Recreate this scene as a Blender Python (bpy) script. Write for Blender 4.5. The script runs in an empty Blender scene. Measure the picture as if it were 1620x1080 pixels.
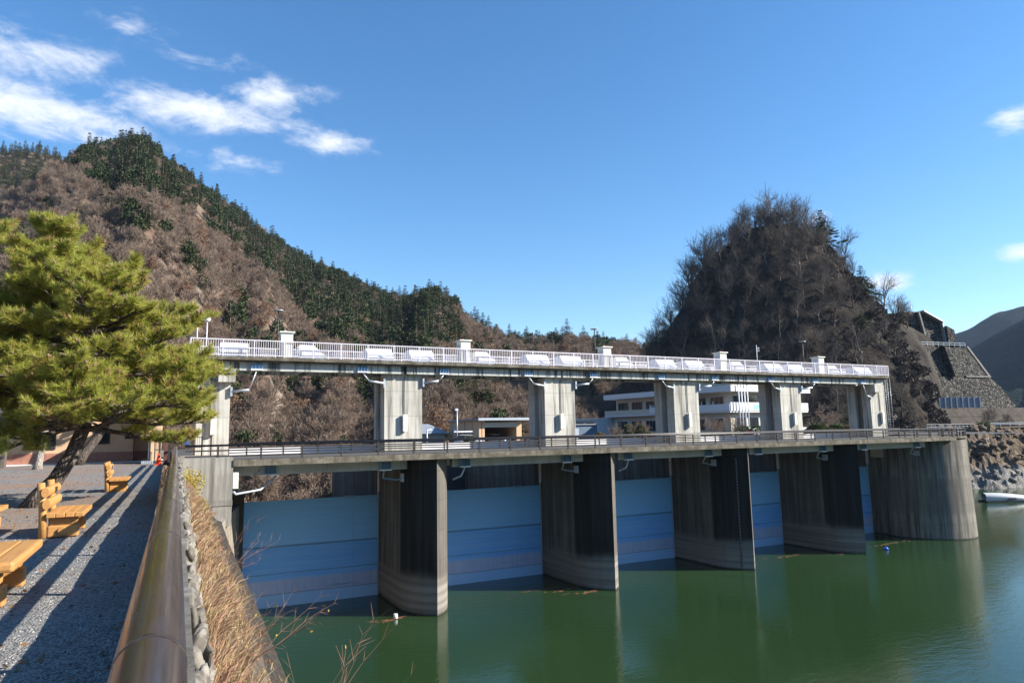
import bpy, math, random
import numpy as np
from mathutils import Vector, Matrix, Euler, noise as mnoise

# ------------------------------------------------------------------ camera
sc = bpy.context.scene
COL = sc.collection
YAW, PITCH, ROLL = math.radians(26.703), math.radians(7.5335), math.radians(-1.05615)
fw = Vector((math.sin(YAW) * math.cos(PITCH), math.cos(YAW) * math.cos(PITCH), math.sin(PITCH)))
rt0 = Vector((math.cos(YAW), -math.sin(YAW), 0)); up0 = rt0.cross(fw)
rt = rt0 * math.cos(ROLL) + up0 * math.sin(ROLL); up = up0 * math.cos(ROLL) - rt0 * math.sin(ROLL)
cd = bpy.data.cameras.new('camera'); cam = bpy.data.objects.new('camera', cd); COL.objects.link(cam)
cd.sensor_width = 36; cd.lens = 24; cd.clip_start = 0.05; cd.clip_end = 20000
cam.matrix_world = Matrix(((rt.x, up.x, -fw.x, 0), (rt.y, up.y, -fw.y, 0), (rt.z, up.z, -fw.z, 1.6), (0, 0, 0, 1)))
sc.camera = cam

# ------------------------------------------------------------------ sun and sky
SUN_AZ, SUN_EL = math.radians(121), math.radians(29)          # azimuth clockwise from +Y
sd = Vector((math.sin(SUN_AZ) * math.cos(SUN_EL), math.cos(SUN_AZ) * math.cos(SUN_EL), math.sin(SUN_EL)))
sl = bpy.data.lights.new('sun', 'SUN'); sl.energy = 5.0; sl.angle = math.radians(0.53); sl.color = (1.0, 0.94, 0.84)
so = bpy.data.objects.new('sun', sl); COL.objects.link(so); so.rotation_euler = sd.to_track_quat('Z', 'Y').to_euler()
so.location = (40, -40, 60)

W = bpy.data.worlds.new('World'); sc.world = W; W.use_nodes = True
nt = W.node_tree; nt.nodes.clear(); N = nt.nodes; L = nt.links
out = N.new('ShaderNodeOutputWorld'); bg = N.new('ShaderNodeBackground'); bg.inputs[1].default_value = 0.104
sky = N.new('ShaderNodeTexSky'); sky.sky_type = 'NISHITA'; sky.sun_disc = False
sky.sun_elevation = SUN_EL; sky.sun_rotation = SUN_AZ; sky.altitude = 400; sky.air_density = 1.0; sky.dust_density = 0.25; sky.ozone_density = 2.2
tc = N.new('ShaderNodeTexCoord')
def wmath(op, a, b=None, c=None):
    n = N.new('ShaderNodeMath'); n.operation = op
    for i, x in enumerate((a, b, c)):
        if x is None: continue
        if isinstance(x, (int, float)): n.inputs[i].default_value = x
        else: L.new(x, n.inputs[i])
    return n.outputs[0]
def wvm(op, a, b=None):
    n = N.new('ShaderNodeVectorMath'); n.operation = op
    for i, x in enumerate((a, b)):
        if x is None: continue
        if isinstance(x, tuple): n.inputs[i].default_value = x
        else: L.new(x, n.inputs[i])
    return n.outputs['Value'] if op in ('DISTANCE', 'LENGTH', 'DOT_PRODUCT') else n.outputs['Vector']
dirv = wvm('NORMALIZE', tc.outputs['Generated'])
nz1 = N.new('ShaderNodeTexNoise'); nz1.inputs['Scale'].default_value = 10; nz1.inputs['Detail'].default_value = 11; nz1.inputs['Roughness'].default_value = 0.62
nz1.inputs['Distortion'].default_value = 0.6
mp = N.new('ShaderNodeMapping'); mp.inputs['Scale'].default_value = (1, 1, 2.2); mp.inputs['Rotation'].default_value = (0, 0.35, 0.2)
L.new(dirv, mp.inputs['Vector']); L.new(mp.outputs[0], nz1.inputs['Vector'])
nz2 = N.new('ShaderNodeTexNoise'); nz2.inputs['Scale'].default_value = 2.1; nz2.inputs['Detail'].default_value = 3
L.new(mp.outputs[0], nz2.inputs['Vector'])
# cumulus banks: centre direction, (half width across, half height), strength
BANKS = [((-0.20, 1.15, 0.475), 0.095, 0.034, 1.25), ((-0.19, 1.14, 0.555), 0.08, 0.03, 1.0), ((0.035, 1.04, 0.475), 0.105, 0.026, 1.15),
         ((0.105, 1.0, 0.49), 0.05, 0.022, 1.25), ((0.19, 0.97, 0.425), 0.055, 0.018, 0.95), ((0.07, 1.03, 0.40), 0.07, 0.018, 0.8),
         ((-0.07, 1.07, 0.6), 0.05, 0.02, 0.7), ((0.02, 1.04, 0.55), 0.06, 0.016, 0.72), ((0.17, 0.97, 0.49), 0.04, 0.016, 0.7),
         ((1.095, 0.52, 0.44), 0.025, 0.018, 1.2), ((1.11, 0.535, 0.25), 0.022, 0.012, 1.2), ((0.93, 0.63, 0.205), 0.028, 0.014, 1.1), ((0.835, 0.66, 0.30), 0.02, 0.012, 0.7),
         ((-0.75, 0.6, 0.5), 0.2, 0.05, 1.1), ((-0.9, -0.3, 0.4), 0.25, 0.05, 1.1), ((0.2, -1.0, 0.45), 0.25, 0.05, 1.0), ((-0.5, 0.95, 0.75), 0.16, 0.05, 1.0)]
mask = None
for c, wa, wh, st in BANKS:
    cv = Vector(c).normalized()
    across = Vector((cv.y, -cv.x, 0)).normalized(); vert = across.cross(cv)
    a = wmath('DIVIDE', wvm('DOT_PRODUCT', dirv, tuple(across)), wa)
    b = wmath('DIVIDE', wmath('SUBTRACT', wvm('DOT_PRODUCT', dirv, tuple(vert)), 0.0), wh)
    fr = wmath('GREATER_THAN', wvm('DOT_PRODUCT', dirv, tuple(cv)), 0.5)
    e = wmath('EXPONENT', wmath('MULTIPLY', wmath('ADD', wmath('MULTIPLY', a, a), wmath('MULTIPLY', b, b)), -0.9))
    e = wmath('MULTIPLY', wmath('MULTIPLY', e, st), fr)
    mask = e if mask is None else wmath('MAXIMUM', mask, e)
nz3 = N.new('ShaderNodeTexNoise'); nz3.inputs['Scale'].default_value = 34; nz3.inputs['Detail'].default_value = 8; nz3.inputs['Roughness'].default_value = 0.65; nz3.inputs['Distortion'].default_value = 0.4
L.new(mp.outputs[0], nz3.inputs['Vector'])
dens = wmath('ADD', wmath('ADD', wmath('MULTIPLY', mask, 0.60), wmath('MULTIPLY', wmath('SUBTRACT', nz3.outputs[0], 0.5), 0.75)), wmath('MULTIPLY', wmath('SUBTRACT', nz1.outputs[0], 0.5), 1.7))
mr = N.new('ShaderNodeMapRange'); mr.interpolation_type = 'SMOOTHSTEP'
L.new(dens, mr.inputs[0]); mr.inputs[1].default_value = 0.15; mr.inputs[2].default_value = 1.0
gate = N.new('ShaderNodeMapRange'); L.new(mask, gate.inputs[0]); gate.inputs[1].default_value = 0.08; gate.inputs[2].default_value = 0.4
cf = wmath('MULTIPLY', wmath('MULTIPLY', mr.outputs[0], gate.outputs[0]), 0.94)
cmix = N.new('ShaderNodeMix'); cmix.data_type = 'RGBA'
L.new(cf, cmix.inputs['Factor'])
hs = N.new('ShaderNodeHueSaturation'); hs.inputs['Saturation'].default_value = 1.27; hs.inputs['Value'].default_value = 1.0
L.new(sky.outputs[0], hs.inputs['Color'])
L.new(hs.outputs[0], cmix.inputs['A']); cmix.inputs['B'].default_value = (5.0, 5.15, 5.5, 1)
L.new(cmix.outputs['Result'], bg.inputs[0]); L.new(bg.outputs[0], out.inputs[0])

vs = sc.view_settings
vs.view_transform = 'Standard'; vs.look = 'None'; vs.gamma = 1; vs.use_curve_mapping = False; vs.exposure = 1.12
sc.cycles.max_bounces = 6; sc.cycles.diffuse_bounces = 3; sc.cycles.glossy_bounces = 3; sc.cycles.transparent_max_bounces = 8
sc.cycles.use_denoising = True
try: sc.cycles.denoiser = 'OPENIMAGEDENOISE'
except Exception: pass

# ------------------------------------------------------------------ mesh helpers
rnd = random.Random(7)
class MB:
    def __init__(s): s.v = []; s.f = []; s.m = []; s.sm = []
    def add(s, vs_, fs, mi=0, smooth=False):
        o = len(s.v); s.v.extend(tuple(map(float, p)) for p in vs_)
        for f in fs: s.f.append(tuple(o + i for i in f)); s.m.append(mi); s.sm.append(smooth)
        return s
    def box(s, x0, x1, y0, y1, z0, z1, mi=0):
        return s.add([(x0, y0, z0), (x1, y0, z0), (x1, y1, z0), (x0, y1, z0), (x0, y0, z1), (x1, y0, z1), (x1, y1, z1), (x0, y1, z1)],
                     [(0, 3, 2, 1), (4, 5, 6, 7), (0, 1, 5, 4), (1, 2, 6, 5), (2, 3, 7, 6), (3, 0, 4, 7)], mi)
    def obox(s, c, ax, ay, az, hx, hy, hz, mi=0):
        c, ax, ay, az = map(Vector, (c, ax, ay, az)); p = []
        for sz in (-1, 1):
            for sx, sy in ((-1, -1), (1, -1), (1, 1), (-1, 1)): p.append(c + ax * sx * hx + ay * sy * hy + az * sz * hz)
        return s.add(p, [(0, 3, 2, 1), (4, 5, 6, 7), (0, 1, 5, 4), (1, 2, 6, 5), (2, 3, 7, 6), (3, 0, 4, 7)], mi)
    def bar(s, a, b, w, h, mi=0):
        a, b = Vector(a), Vector(b); d = (b - a); ln = d.length; d.normalize()
        u_ = Vector((0, 0, 1)) if abs(d.z) < 0.95 else Vector((0, 1, 0))
        sx = d.cross(u_).normalized(); sz = sx.cross(d)
        return s.obox((a + b) / 2, d, sx, sz, ln / 2, w / 2, h / 2, mi)
    def tube(s, path, radii, n=8, mi=0, caps=True, smooth=True):
        P = [Vector(p) for p in path]
        if isinstance(radii, (int, float)): radii = [radii] * len(P)
        vs_ = []; t0 = None; ux = None
        for i, p in enumerate(P):
            t = (P[min(i + 1, len(P) - 1)] - P[max(i - 1, 0)]).normalized()
            if ux is None:
                ux = t.cross(Vector((0, 0, 1)) if abs(t.z) < 0.9 else Vector((1, 0, 0))).normalized()
            else:
                ux = (ux - t * ux.dot(t))
                if ux.length < 1e-5: ux = t.orthogonal()
                ux.normalize()
            uy = t.cross(ux)
            for k in range(n):
                a = 2 * math.pi * k / n
                vs_.append(p + (ux * math.cos(a) + uy * math.sin(a)) * radii[i])
        fs = []
        for i in range(len(P) - 1):
            for k in range(n):
                a = i * n + k; b = i * n + (k + 1) % n
                fs.append((a, b, b + n, a + n))
        s.add(vs_, fs, mi, smooth)
        if caps:
            o = len(s.v) - len(vs_)
            s.f.append(tuple(o + n - 1 - k for k in range(n))); s.m.append(mi); s.sm.append(False)
            e = o + (len(P) - 1) * n
            s.f.append(tuple(e + k for k in range(n))); s.m.append(mi); s.sm.append(False)
        return s
    def prism(s, poly, z0, z1, mi=0, smooth=False, caps=True):
        n = len(poly); vs_ = [(p[0], p[1], z0) for p in poly] + [(p[0], p[1], z1) for p in poly]
        s.add(vs_, [(i, (i + 1) % n, n + (i + 1) % n, n + i) for i in range(n)], mi, smooth)
        if caps:
            o = len(s.v) - 2 * n
            s.f.append(tuple(o + n - 1 - i for i in range(n))); s.m.append(mi); s.sm.append(False)
            s.f.append(tuple(o + n + i for i in range(n))); s.m.append(mi); s.sm.append(False)
        return s
    def xprism(s, poly_yz, x0, x1, mi=0):      # polygon in the YZ plane pushed along X
        n = len(poly_yz); vs_ = [(x0, p[0], p[1]) for p in poly_yz] + [(x1, p[0], p[1]) for p in poly_yz]
        s.add(vs_, [(i, n + i, n + (i + 1) % n, (i + 1) % n) for i in range(n)] + [tuple(range(n)), tuple(2 * n - 1 - i for i in range(n))], mi)
        return s
    def mesh(s, name, mats):
        me = bpy.data.meshes.new(name); me.from_pydata(s.v, [], s.f)
        for m in (mats if isinstance(mats, (list, tuple)) else [mats]): me.materials.append(m)
        if len(me.polygons) == len(s.m):
            me.polygons.foreach_set('material_index', s.m); me.polygons.foreach_set('use_smooth', s.sm)
        me.update(); return me
    def build(s, name, mats, parent=None, bevel=0):
        me = s.mesh(name, mats)
        if parent is not None:
            off = Vector((0, 0, 0)); p = parent
            while p is not None: off += p.location; p = p.parent
            if off.length > 0: me.transform(Matrix.Translation(-off))
        o = bpy.data.objects.new(name, me); COL.objects.link(o)
        if parent is not None: o.parent = parent
        if bevel: 
            b = o.modifiers.new('edge', 'BEVEL'); b.width = bevel; b.segments = 2; b.limit_method = 'ANGLE'
        return o
def tag(o, label=None, cat=None, group=None, kind=None):
    if label: o['label'] = label
    if cat: o['category'] = cat
    if group: o['group'] = group
    if kind: o['kind'] = kind
    return o
def thing(name, loc, label, cat, group=None, rz=0):
    o = bpy.data.objects.new(name, None); o.empty_display_size = 0.2; COL.objects.link(o)
    o.location = loc; o.rotation_euler = (0, 0, rz); return tag(o, label, cat, group)
def copy_tree(o, parent=None):
    c = o.copy(); COL.objects.link(c)
    if parent is not None: c.parent = parent
    for ch in list(o.children): copy_tree(ch, c)
    return c
def dup(o, loc, rz, label, sc_=None):
    c = copy_tree(o); c.location = loc; c.rotation_euler = (0, 0, rz); c['label'] = label
    if sc_: c.scale = sc_
    return c
def obj(name, me, parent=None, loc=(0, 0, 0), rot=(0, 0, 0), scale=(1, 1, 1)):
    o = bpy.data.objects.new(name, me); COL.objects.link(o)
    if parent is not None: o.parent = parent
    o.location = loc; o.rotation_euler = rot; o.scale = scale; return o
def uv2w(u, v): return (u * math.cos(YAW) + v * math.sin(YAW), -u * math.sin(YAW) + v * math.cos(YAW))
def U(u, v, z): x, y = uv2w(u, v); return (x, y, z)
def interp(x, xs, ys): return float(np.interp(x, xs, ys))
def sstep(a, b, x):
    t = min(1, max(0, (x - a) / (b - a))); return t * t * (3 - 2 * t)
def fbm(x, y, z=0, o=4):
    return mnoise.fractal((x, y, z), 1.0, 2.0, o)

# ------------------------------------------------------------------ material helpers
class MT:
    def __init__(s, name, rough=0.8, spec=0.3, metal=0.0):
        s.mat = bpy.data.materials.new(name); s.mat.use_nodes = True; s.t = s.mat.node_tree
        s.b = s.t.nodes['Principled BSDF']; s.b.inputs['Roughness'].default_value = rough
        s.b.inputs['Specular IOR Level'].default_value = spec; s.b.inputs['Metallic'].default_value = metal
        s.g = None; s.tc = None
    def n(s, kind): return s.t.nodes.new(kind)
    def pos(s):
        if s.g is None: s.g = s.n('ShaderNodeNewGeometry')
        return s.g.outputs['Position']
    def gen(s):
        if s.tc is None: s.tc = s.n('ShaderNodeTexCoord')
        return s.tc.outputs['Object']
    def lk(s, a, b): s.t.links.new(a, b)
    def setin(s, sock, x):
        if isinstance(x, (int, float)): sock.default_value = x
        elif isinstance(x, tuple): sock.default_value = x if len(x) != 3 or sock.type != 'RGBA' else (*x, 1)
        else: s.lk(x, sock)
    def math(s, op, a, b=0, c=0):
        n = s.n('ShaderNodeMath'); n.operation = op
        s.setin(n.inputs[0], a); s.setin(n.inputs[1], b); s.setin(n.inputs[2], c); return n.outputs[0]
    def map(s, scale=(1, 1, 1), rot=(0, 0, 0), src=None):
        m = s.n('ShaderNodeMapping'); m.inputs['Scale'].default_value = scale; m.inputs['Rotation'].default_value = rot
        s.lk(src or s.pos(), m.inputs[0]); return m.outputs[0]
    def noise(s, scale, detail=4, rough=0.55, vec=None, dist=0):
        n = s.n('ShaderNodeTexNoise'); n.inputs['Scale'].default_value = scale; n.inputs['Detail'].default_value = detail
        n.inputs['Roughness'].default_value = rough; n.inputs['Distortion'].default_value = dist
        s.lk(vec if vec is not None else s.pos(), n.inputs['Vector']); return n.outputs[0]
    def voro(s, scale, feat='F1', vec=None, outp='Distance', rand=1.0):
        n = s.n('ShaderNodeTexVoronoi'); n.feature = feat; n.inputs['Scale'].default_value = scale; n.inputs['Randomness'].default_value = rand
        s.lk(vec if vec is not None else s.pos(), n.inputs['Vector']); return n.outputs[outp]
    def ramp(s, fac, a, b, lo=0.0, hi=1.0, smooth=True):
        n = s.n('ShaderNodeMapRange'); n.clamp = True
        if smooth: n.interpolation_type = 'SMOOTHSTEP'
        s.setin(n.inputs[0], fac); n.inputs[1].default_value = a; n.inputs[2].default_value = b
        n.inputs[3].default_value = lo; n.inputs[4].default_value = hi; return n.outputs[0]
    def mix(s, f, a, b, mode='MIX'):
        n = s.n('ShaderNodeMix'); n.data_type = 'RGBA'; n.blend_type = mode
        s.setin(n.inputs['Factor'], f); s.setin(n.inputs['A'], a); s.setin(n.inputs['B'], b); return n.outputs['Result']
    def sep(s, v=None):
        n = s.n('ShaderNodeSeparateXYZ'); s.lk(v if v is not None else s.pos(), n.inputs[0]); return n.outputs
    def objrand(s):
        return s.n('ShaderNodeObjectInfo').outputs['Random']
    def col(s, c): s.setin(s.b.inputs['Base Color'], c); return s
    def bump(s, h, strength=0.4, dist=0.02):
        n = s.n('ShaderNodeBump'); n.inputs['Strength'].default_value = strength; n.inputs['Distance'].default_value = dist
        s.lk(h, n.inputs['Height']); s.lk(n.outputs[0], s.b.inputs['Normal']); return s
    def rough(s, r): s.setin(s.b.inputs['Roughness'], r); return s

def plain(name, c, rough=0.6, spec=0.4, metal=0, var=0.12, scale=3.0):
    m = MT(name, rough, spec, metal); n = m.noise(scale, 5, 0.6)
    m.col(m.mix(m.ramp(n, 0.3, 0.7), tuple(x * (1 - var) for x in c), tuple(min(1, x * (1 + var)) for x in c)))
    return m.mat

def concrete(name, base=(0.36, 0.35, 0.32), dark=(0.06, 0.055, 0.05), streak=0.5, zline=1.8, extra=None, bump=0.25, thr=(0.5, 0.72)):
    m = MT(name, 0.9, 0.2)
    s_ = m.noise(1.0, 6, 0.65, m.map((1.7, 1.7, 0.09)))
    s2 = m.noise(1.0, 5, 0.6, m.map((5.5, 5.5, 0.22)))
    big = m.noise(0.5, 5, 0.6)
    fine = m.noise(9, 6, 0.7)
    c = m.mix(m.ramp(big, 0.3, 0.7), tuple(x * 0.84 for x in base), tuple(x * 1.1 for x in base))
    c = m.mix(m.ramp(fine, 0.35, 0.75, 0, 0.25), c, tuple(x * 0.6 for x in base))
    st = m.math('MULTIPLY', m.ramp(m.math('ADD', m.math('MULTIPLY', s_, 0.65), m.math('MULTIPLY', s2, 0.35)), thr[0], thr[1]), streak)
    c = m.mix(st, c, dark)
    z = m.sep()['Z']
    w = m.math('ADD', z, m.math('MULTIPLY', m.noise(0.8, 2), 0.05))
    fr = m.math('FRACT', m.math('DIVIDE', w, zline))
    line = m.ramp(m.math('ABSOLUTE', m.math('SUBTRACT', fr, 0.5)), 0.0, 0.018 * 1.8 / zline, 1, 0)
    c = m.mix(m.math('MULTIPLY', line, 0.55), c, tuple(x * 0.25 for x in base))
    if extra: c = extra(m, c)
    m.col(c)
    h = m.math('SUBTRACT', m.math('MULTIPLY', fine, 0.5), m.math('MULTIPLY', line, 1.0))
    m.bump(h, bump, 0.03); return m.mat

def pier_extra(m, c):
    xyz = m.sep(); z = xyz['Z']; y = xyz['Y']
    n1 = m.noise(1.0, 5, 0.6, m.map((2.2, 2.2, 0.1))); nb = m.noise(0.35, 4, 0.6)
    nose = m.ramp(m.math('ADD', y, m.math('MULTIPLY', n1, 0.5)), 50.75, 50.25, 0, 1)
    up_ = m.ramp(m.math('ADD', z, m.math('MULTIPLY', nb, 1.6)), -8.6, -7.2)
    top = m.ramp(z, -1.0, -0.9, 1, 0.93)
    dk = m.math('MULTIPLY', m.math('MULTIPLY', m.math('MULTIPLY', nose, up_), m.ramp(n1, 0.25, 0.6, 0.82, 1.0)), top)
    bx = m.ramp(m.sep(m.n('ShaderNodeNewGeometry').outputs['Normal'])['X'], 0.05, 0.35, 1, 0.35)   # sunlit right arc painted lighter: dark nose stain thinned by facing
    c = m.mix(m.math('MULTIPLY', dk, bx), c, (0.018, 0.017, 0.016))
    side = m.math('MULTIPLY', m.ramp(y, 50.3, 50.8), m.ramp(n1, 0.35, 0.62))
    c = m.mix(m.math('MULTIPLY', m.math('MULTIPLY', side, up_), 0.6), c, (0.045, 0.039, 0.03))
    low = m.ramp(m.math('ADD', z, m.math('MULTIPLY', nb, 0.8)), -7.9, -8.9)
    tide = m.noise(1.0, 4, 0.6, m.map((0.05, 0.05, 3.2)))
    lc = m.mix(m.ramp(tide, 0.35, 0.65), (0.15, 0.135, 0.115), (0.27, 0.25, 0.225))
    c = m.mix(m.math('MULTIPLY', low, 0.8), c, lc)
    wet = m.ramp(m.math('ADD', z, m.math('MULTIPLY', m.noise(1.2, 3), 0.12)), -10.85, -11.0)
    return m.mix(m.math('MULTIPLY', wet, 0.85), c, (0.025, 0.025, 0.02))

M = {}
M['conc'] = concrete('weathered_concrete', (0.55, 0.53, 0.47), (0.12, 0.11, 0.095), 0.8, 2.05, thr=(0.47, 0.64))
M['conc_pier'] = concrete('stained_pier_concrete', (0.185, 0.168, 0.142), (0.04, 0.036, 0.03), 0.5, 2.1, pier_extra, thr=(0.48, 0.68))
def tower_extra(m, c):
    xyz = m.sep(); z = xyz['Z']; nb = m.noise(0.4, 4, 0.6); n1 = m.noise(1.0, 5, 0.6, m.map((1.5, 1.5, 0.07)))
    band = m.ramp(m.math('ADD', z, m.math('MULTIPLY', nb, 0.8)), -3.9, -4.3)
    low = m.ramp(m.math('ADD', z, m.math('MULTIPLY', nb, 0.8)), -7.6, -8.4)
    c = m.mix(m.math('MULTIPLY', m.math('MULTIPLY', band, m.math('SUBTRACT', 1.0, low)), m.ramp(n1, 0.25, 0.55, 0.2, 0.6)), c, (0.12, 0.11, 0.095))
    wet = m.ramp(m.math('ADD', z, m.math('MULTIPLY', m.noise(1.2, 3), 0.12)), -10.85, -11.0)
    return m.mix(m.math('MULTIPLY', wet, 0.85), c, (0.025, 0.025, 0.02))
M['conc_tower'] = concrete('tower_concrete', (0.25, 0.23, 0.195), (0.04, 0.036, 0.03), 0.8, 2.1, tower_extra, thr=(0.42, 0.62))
M['girder'] = concrete('girder_concrete', (0.52, 0.54, 0.51), (0.03, 0.03, 0.028), 0.9, 50.0, thr=(0.47, 0.60))
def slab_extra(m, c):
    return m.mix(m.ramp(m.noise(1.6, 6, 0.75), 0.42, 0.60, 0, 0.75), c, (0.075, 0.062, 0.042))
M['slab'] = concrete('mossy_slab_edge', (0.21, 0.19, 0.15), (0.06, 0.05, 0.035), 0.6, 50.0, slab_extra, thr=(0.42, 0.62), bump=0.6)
M['girder_low'] = concrete('pale_lower_girder', (0.50, 0.52, 0.50), (0.06, 0.06, 0.055), 0.45, 50.0, thr=(0.52, 0.68))
M['wallconc'] = concrete('grey_wall_concrete', (0.28, 0.265, 0.24), (0.07, 0.065, 0.055), 0.8, 1.5, thr=(0.42, 0.68))
M['darkconc'] = concrete('dark_slope_concrete', (0.13, 0.105, 0.082), (0.06, 0.05, 0.04), 0.7, 3.0, thr=(0.42, 0.66))
M['white'] = plain('white_painted_steel', (0.78, 0.77, 0.80), 0.45, 0.4, 0, 0.05)
M['lilac'] = plain('pale_lilac_rail_paint', (0.70, 0.67, 0.73), 0.45, 0.4, 0, 0.05)
M['ivory'] = plain('ivory_cabinet_paint', (0.72, 0.71, 0.63), 0.5, 0.4, 0, 0.06)
M['brown'] = plain('dark_brown_aluminium', (0.050, 0.043, 0.040), 0.38, 0.5, 0.15, 0.12)
M['darksteel'] = plain('dark_steel', (0.035, 0.033, 0.033), 0.5)
M['black'] = plain('black_void', (0.012, 0.012, 0.013), 0.6)
M['galv'] = plain('galvanised_steel', (0.48, 0.53, 0.58), 0.4, 0.5, 0.4, 0.1)
M['blueplate'] = plain('blue_grey_bracket_paint', (0.22, 0.38, 0.55), 0.5)
M['orange'] = plain('orange_plastic', (0.80, 0.07, 0.02), 0.45)
M['red'] = plain('red_lamp_plastic', (0.7, 0.06, 0.04), 0.35)
M['bluesign'] = plain('blue_sign_paint', (0.035, 0.09, 0.25), 0.5)
M['beige'] = plain('peach_render', (0.62, 0.42, 0.265), 0.85, 0.2, 0, 0.05)
M['cream'] = plain('cream_wall_paint', (0.50, 0.475, 0.40), 0.8, 0.2, 0, 0.06)
M['owhite'] = plain('office_white_paint', (0.62, 0.63, 0.63), 0.7, 0.3, 0, 0.06)
M['greyroof'] = plain('grey_metal_roof', (0.23, 0.25, 0.28), 0.5, 0.4, 0, 0.1)
M['glass'] = MT('window_glass', 0.06, 0.6).col((0.02, 0.025, 0.03)).mat
M['rubber'] = plain('tyre_rubber', (0.02, 0.02, 0.02), 0.8)
M['carwhite'] = MT('white_car_paint', 0.18, 0.6).col((0.75, 0.76, 0.78)).mat
M['carsilver'] = MT('silver_car_paint', 0.2, 0.6, 0.4).col((0.45, 0.46, 0.48)).mat
M['boat'] = plain('boat_hull_white', (0.62, 0.62, 0.60), 0.35, 0.5, 0, 0.05)

# brick base of the small building
m = MT('red_brick', 0.85, 0.2)
bt = m.n('ShaderNodeTexBrick'); mpv = m.n('ShaderNodeMapping'); mpv.inputs['Rotation'].default_value = (math.radians(90), 0, 0)
m.lk(m.pos(), mpv.inputs[0]); m.lk(mpv.outputs[0], bt.inputs[0]); bt.inputs['Scale'].default_value = 3.2
bt.inputs['Color1'].default_value = (0.42, 0.17, 0.11, 1); bt.inputs['Color2'].default_value = (0.30, 0.11, 0.075, 1); bt.inputs['Mortar'].default_value = (0.35, 0.28, 0.23, 1)
bt.inputs['Mortar Size'].default_value = 0.018
m.col(m.mix(m.ramp(m.noise(2.0, 4), 0.3, 0.7, 0, 0.3), bt.outputs[0], (0.5, 0.25, 0.17))); m.bump(bt.outputs['Fac'], -0.3, 0.02); M['brick'] = m.mat

# wood of the benches
def wood(name, c1, c2):
    m = MT(name, 0.5, 0.35); r = m.objrand()
    g = m.noise(1.0, 6, 0.6, m.map((26, 1.6, 26), src=m.gen()), 0.8); kn = m.noise(2.2, 3, 0.5, m.gen())
    c = m.mix(m.ramp(g, 0.3, 0.72), c1, c2); c = m.mix(m.ramp(kn, 0.62, 0.75, 0, 0.35), c, tuple(x * 0.6 for x in c2))
    c = m.mix(m.math('MULTIPLY', r, 0.35), c, tuple(x * 0.72 for x in c1)); m.col(c); m.bump(g, 0.12, 0.004); return m.mat
M['wood'] = wood('varnished_pine_wood', (0.58, 0.30, 0.10), (0.44, 0.21, 0.065))
M['woodend'] = wood('pale_end_grain_wood', (0.66, 0.36, 0.12), (0.5, 0.24, 0.07))

# promenade gravel
m = MT('grey_gravel', 0.95, 0.15)
v1 = m.n('ShaderNodeTexVoronoi'); v1.inputs['Scale'].default_value = 55; m.lk(m.pos(), v1.inputs['Vector'])
v2 = m.n('ShaderNodeTexVoronoi'); v2.inputs['Scale'].default_value = 24; m.lk(m.pos(), v2.inputs['Vector'])
cr = m.n('ShaderNodeSeparateColor'); m.lk(v1.outputs['Color'], cr.inputs[0])
c = m.mix(cr.outputs[0], (0.09, 0.088, 0.083), (0.34, 0.332, 0.315))
cr2 = m.n('ShaderNodeSeparateColor'); m.lk(v2.outputs['Color'], cr2.inputs[0])
c = m.mix(m.ramp(cr2.outputs[1], 0.55, 0.8, 0, 0.6), c, (0.34, 0.325, 0.30))
big = m.noise(0.32, 5, 0.65, dist=0.5); mid = m.noise(2.4, 5, 0.7)
yy = m.sep()['Y']
duff = m.math('MULTIPLY', m.ramp(m.math('ADD', m.math('MULTIPLY', big, 0.7), m.math('MULTIPLY', mid, 0.3)), 0.44, 0.60), m.ramp(m.sep()['X'], -0.6, -2.6, 0.35, 1))
duff = m.math('MULTIPLY', duff, m.ramp(yy, 11, 17, 0.15, 1))
fl = m.noise(16, 4, 0.7)
c = m.mix(m.math('MULTIPLY', duff, m.ramp(fl, 0.32, 0.6, 0.35, 0.95)), c, (0.33, 0.20, 0.125))
c = m.mix(m.ramp(m.noise(0.9, 3), 0.5, 0.75, 0, 0.25), c, (0.26, 0.254, 0.242))
m.col(c); m.bump(m.math('ADD', m.math('MULTIPLY', v1.outputs['Distance'], -1.0), m.math('MULTIPLY', v2.outputs['Distance'], -0.6)), 0.9, 0.02); M['gravel'] = m.mat

# rail pipe
m = MT('brown_anodised_pipe', 0.16, 0.6, 0.75)
sc1 = m.noise(1.0, 4, 0.7, m.map((9, 0.6, 9)))
m.col(m.mix(m.ramp(sc1, 0.35, 0.7), (0.15, 0.105, 0.085), (0.24, 0.185, 0.165)))
m.rough(m.ramp(m.noise(1.0, 5, 0.7, m.map((30, 1.5, 30))), 0.3, 0.75, 0.13, 0.30)); M['pipe'] = m.mat

# lake water
m = MT('green_lake_water', 0.045, 0.5); m.b.inputs['IOR'].default_value = 1.33
big = m.noise(0.035, 3, 0.5)
m.col(m.mix(m.ramp(big, 0.3, 0.7), (0.017, 0.040, 0.014), (0.025, 0.054, 0.019)))
w1 = m.noise(1.0, 4, 0.6, m.map((0.9, 1.9, 1), (0, 0, 0.5))); w2 = m.noise(1.0, 3, 0.6, m.map((4.5, 7.5, 1), (0, 0, 0.7))); w3 = m.noise(0.05, 2, 0.5)
h = m.math('ADD', m.math('MULTIPLY', w1, 0.6), m.math('MULTIPLY', w2, 0.22))
m.bump(m.math('MULTIPLY', h, m.ramp(w3, 0.35, 0.65, 0.4, 1.0)), 0.34, 0.12); M['water'] = m.mat

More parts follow.
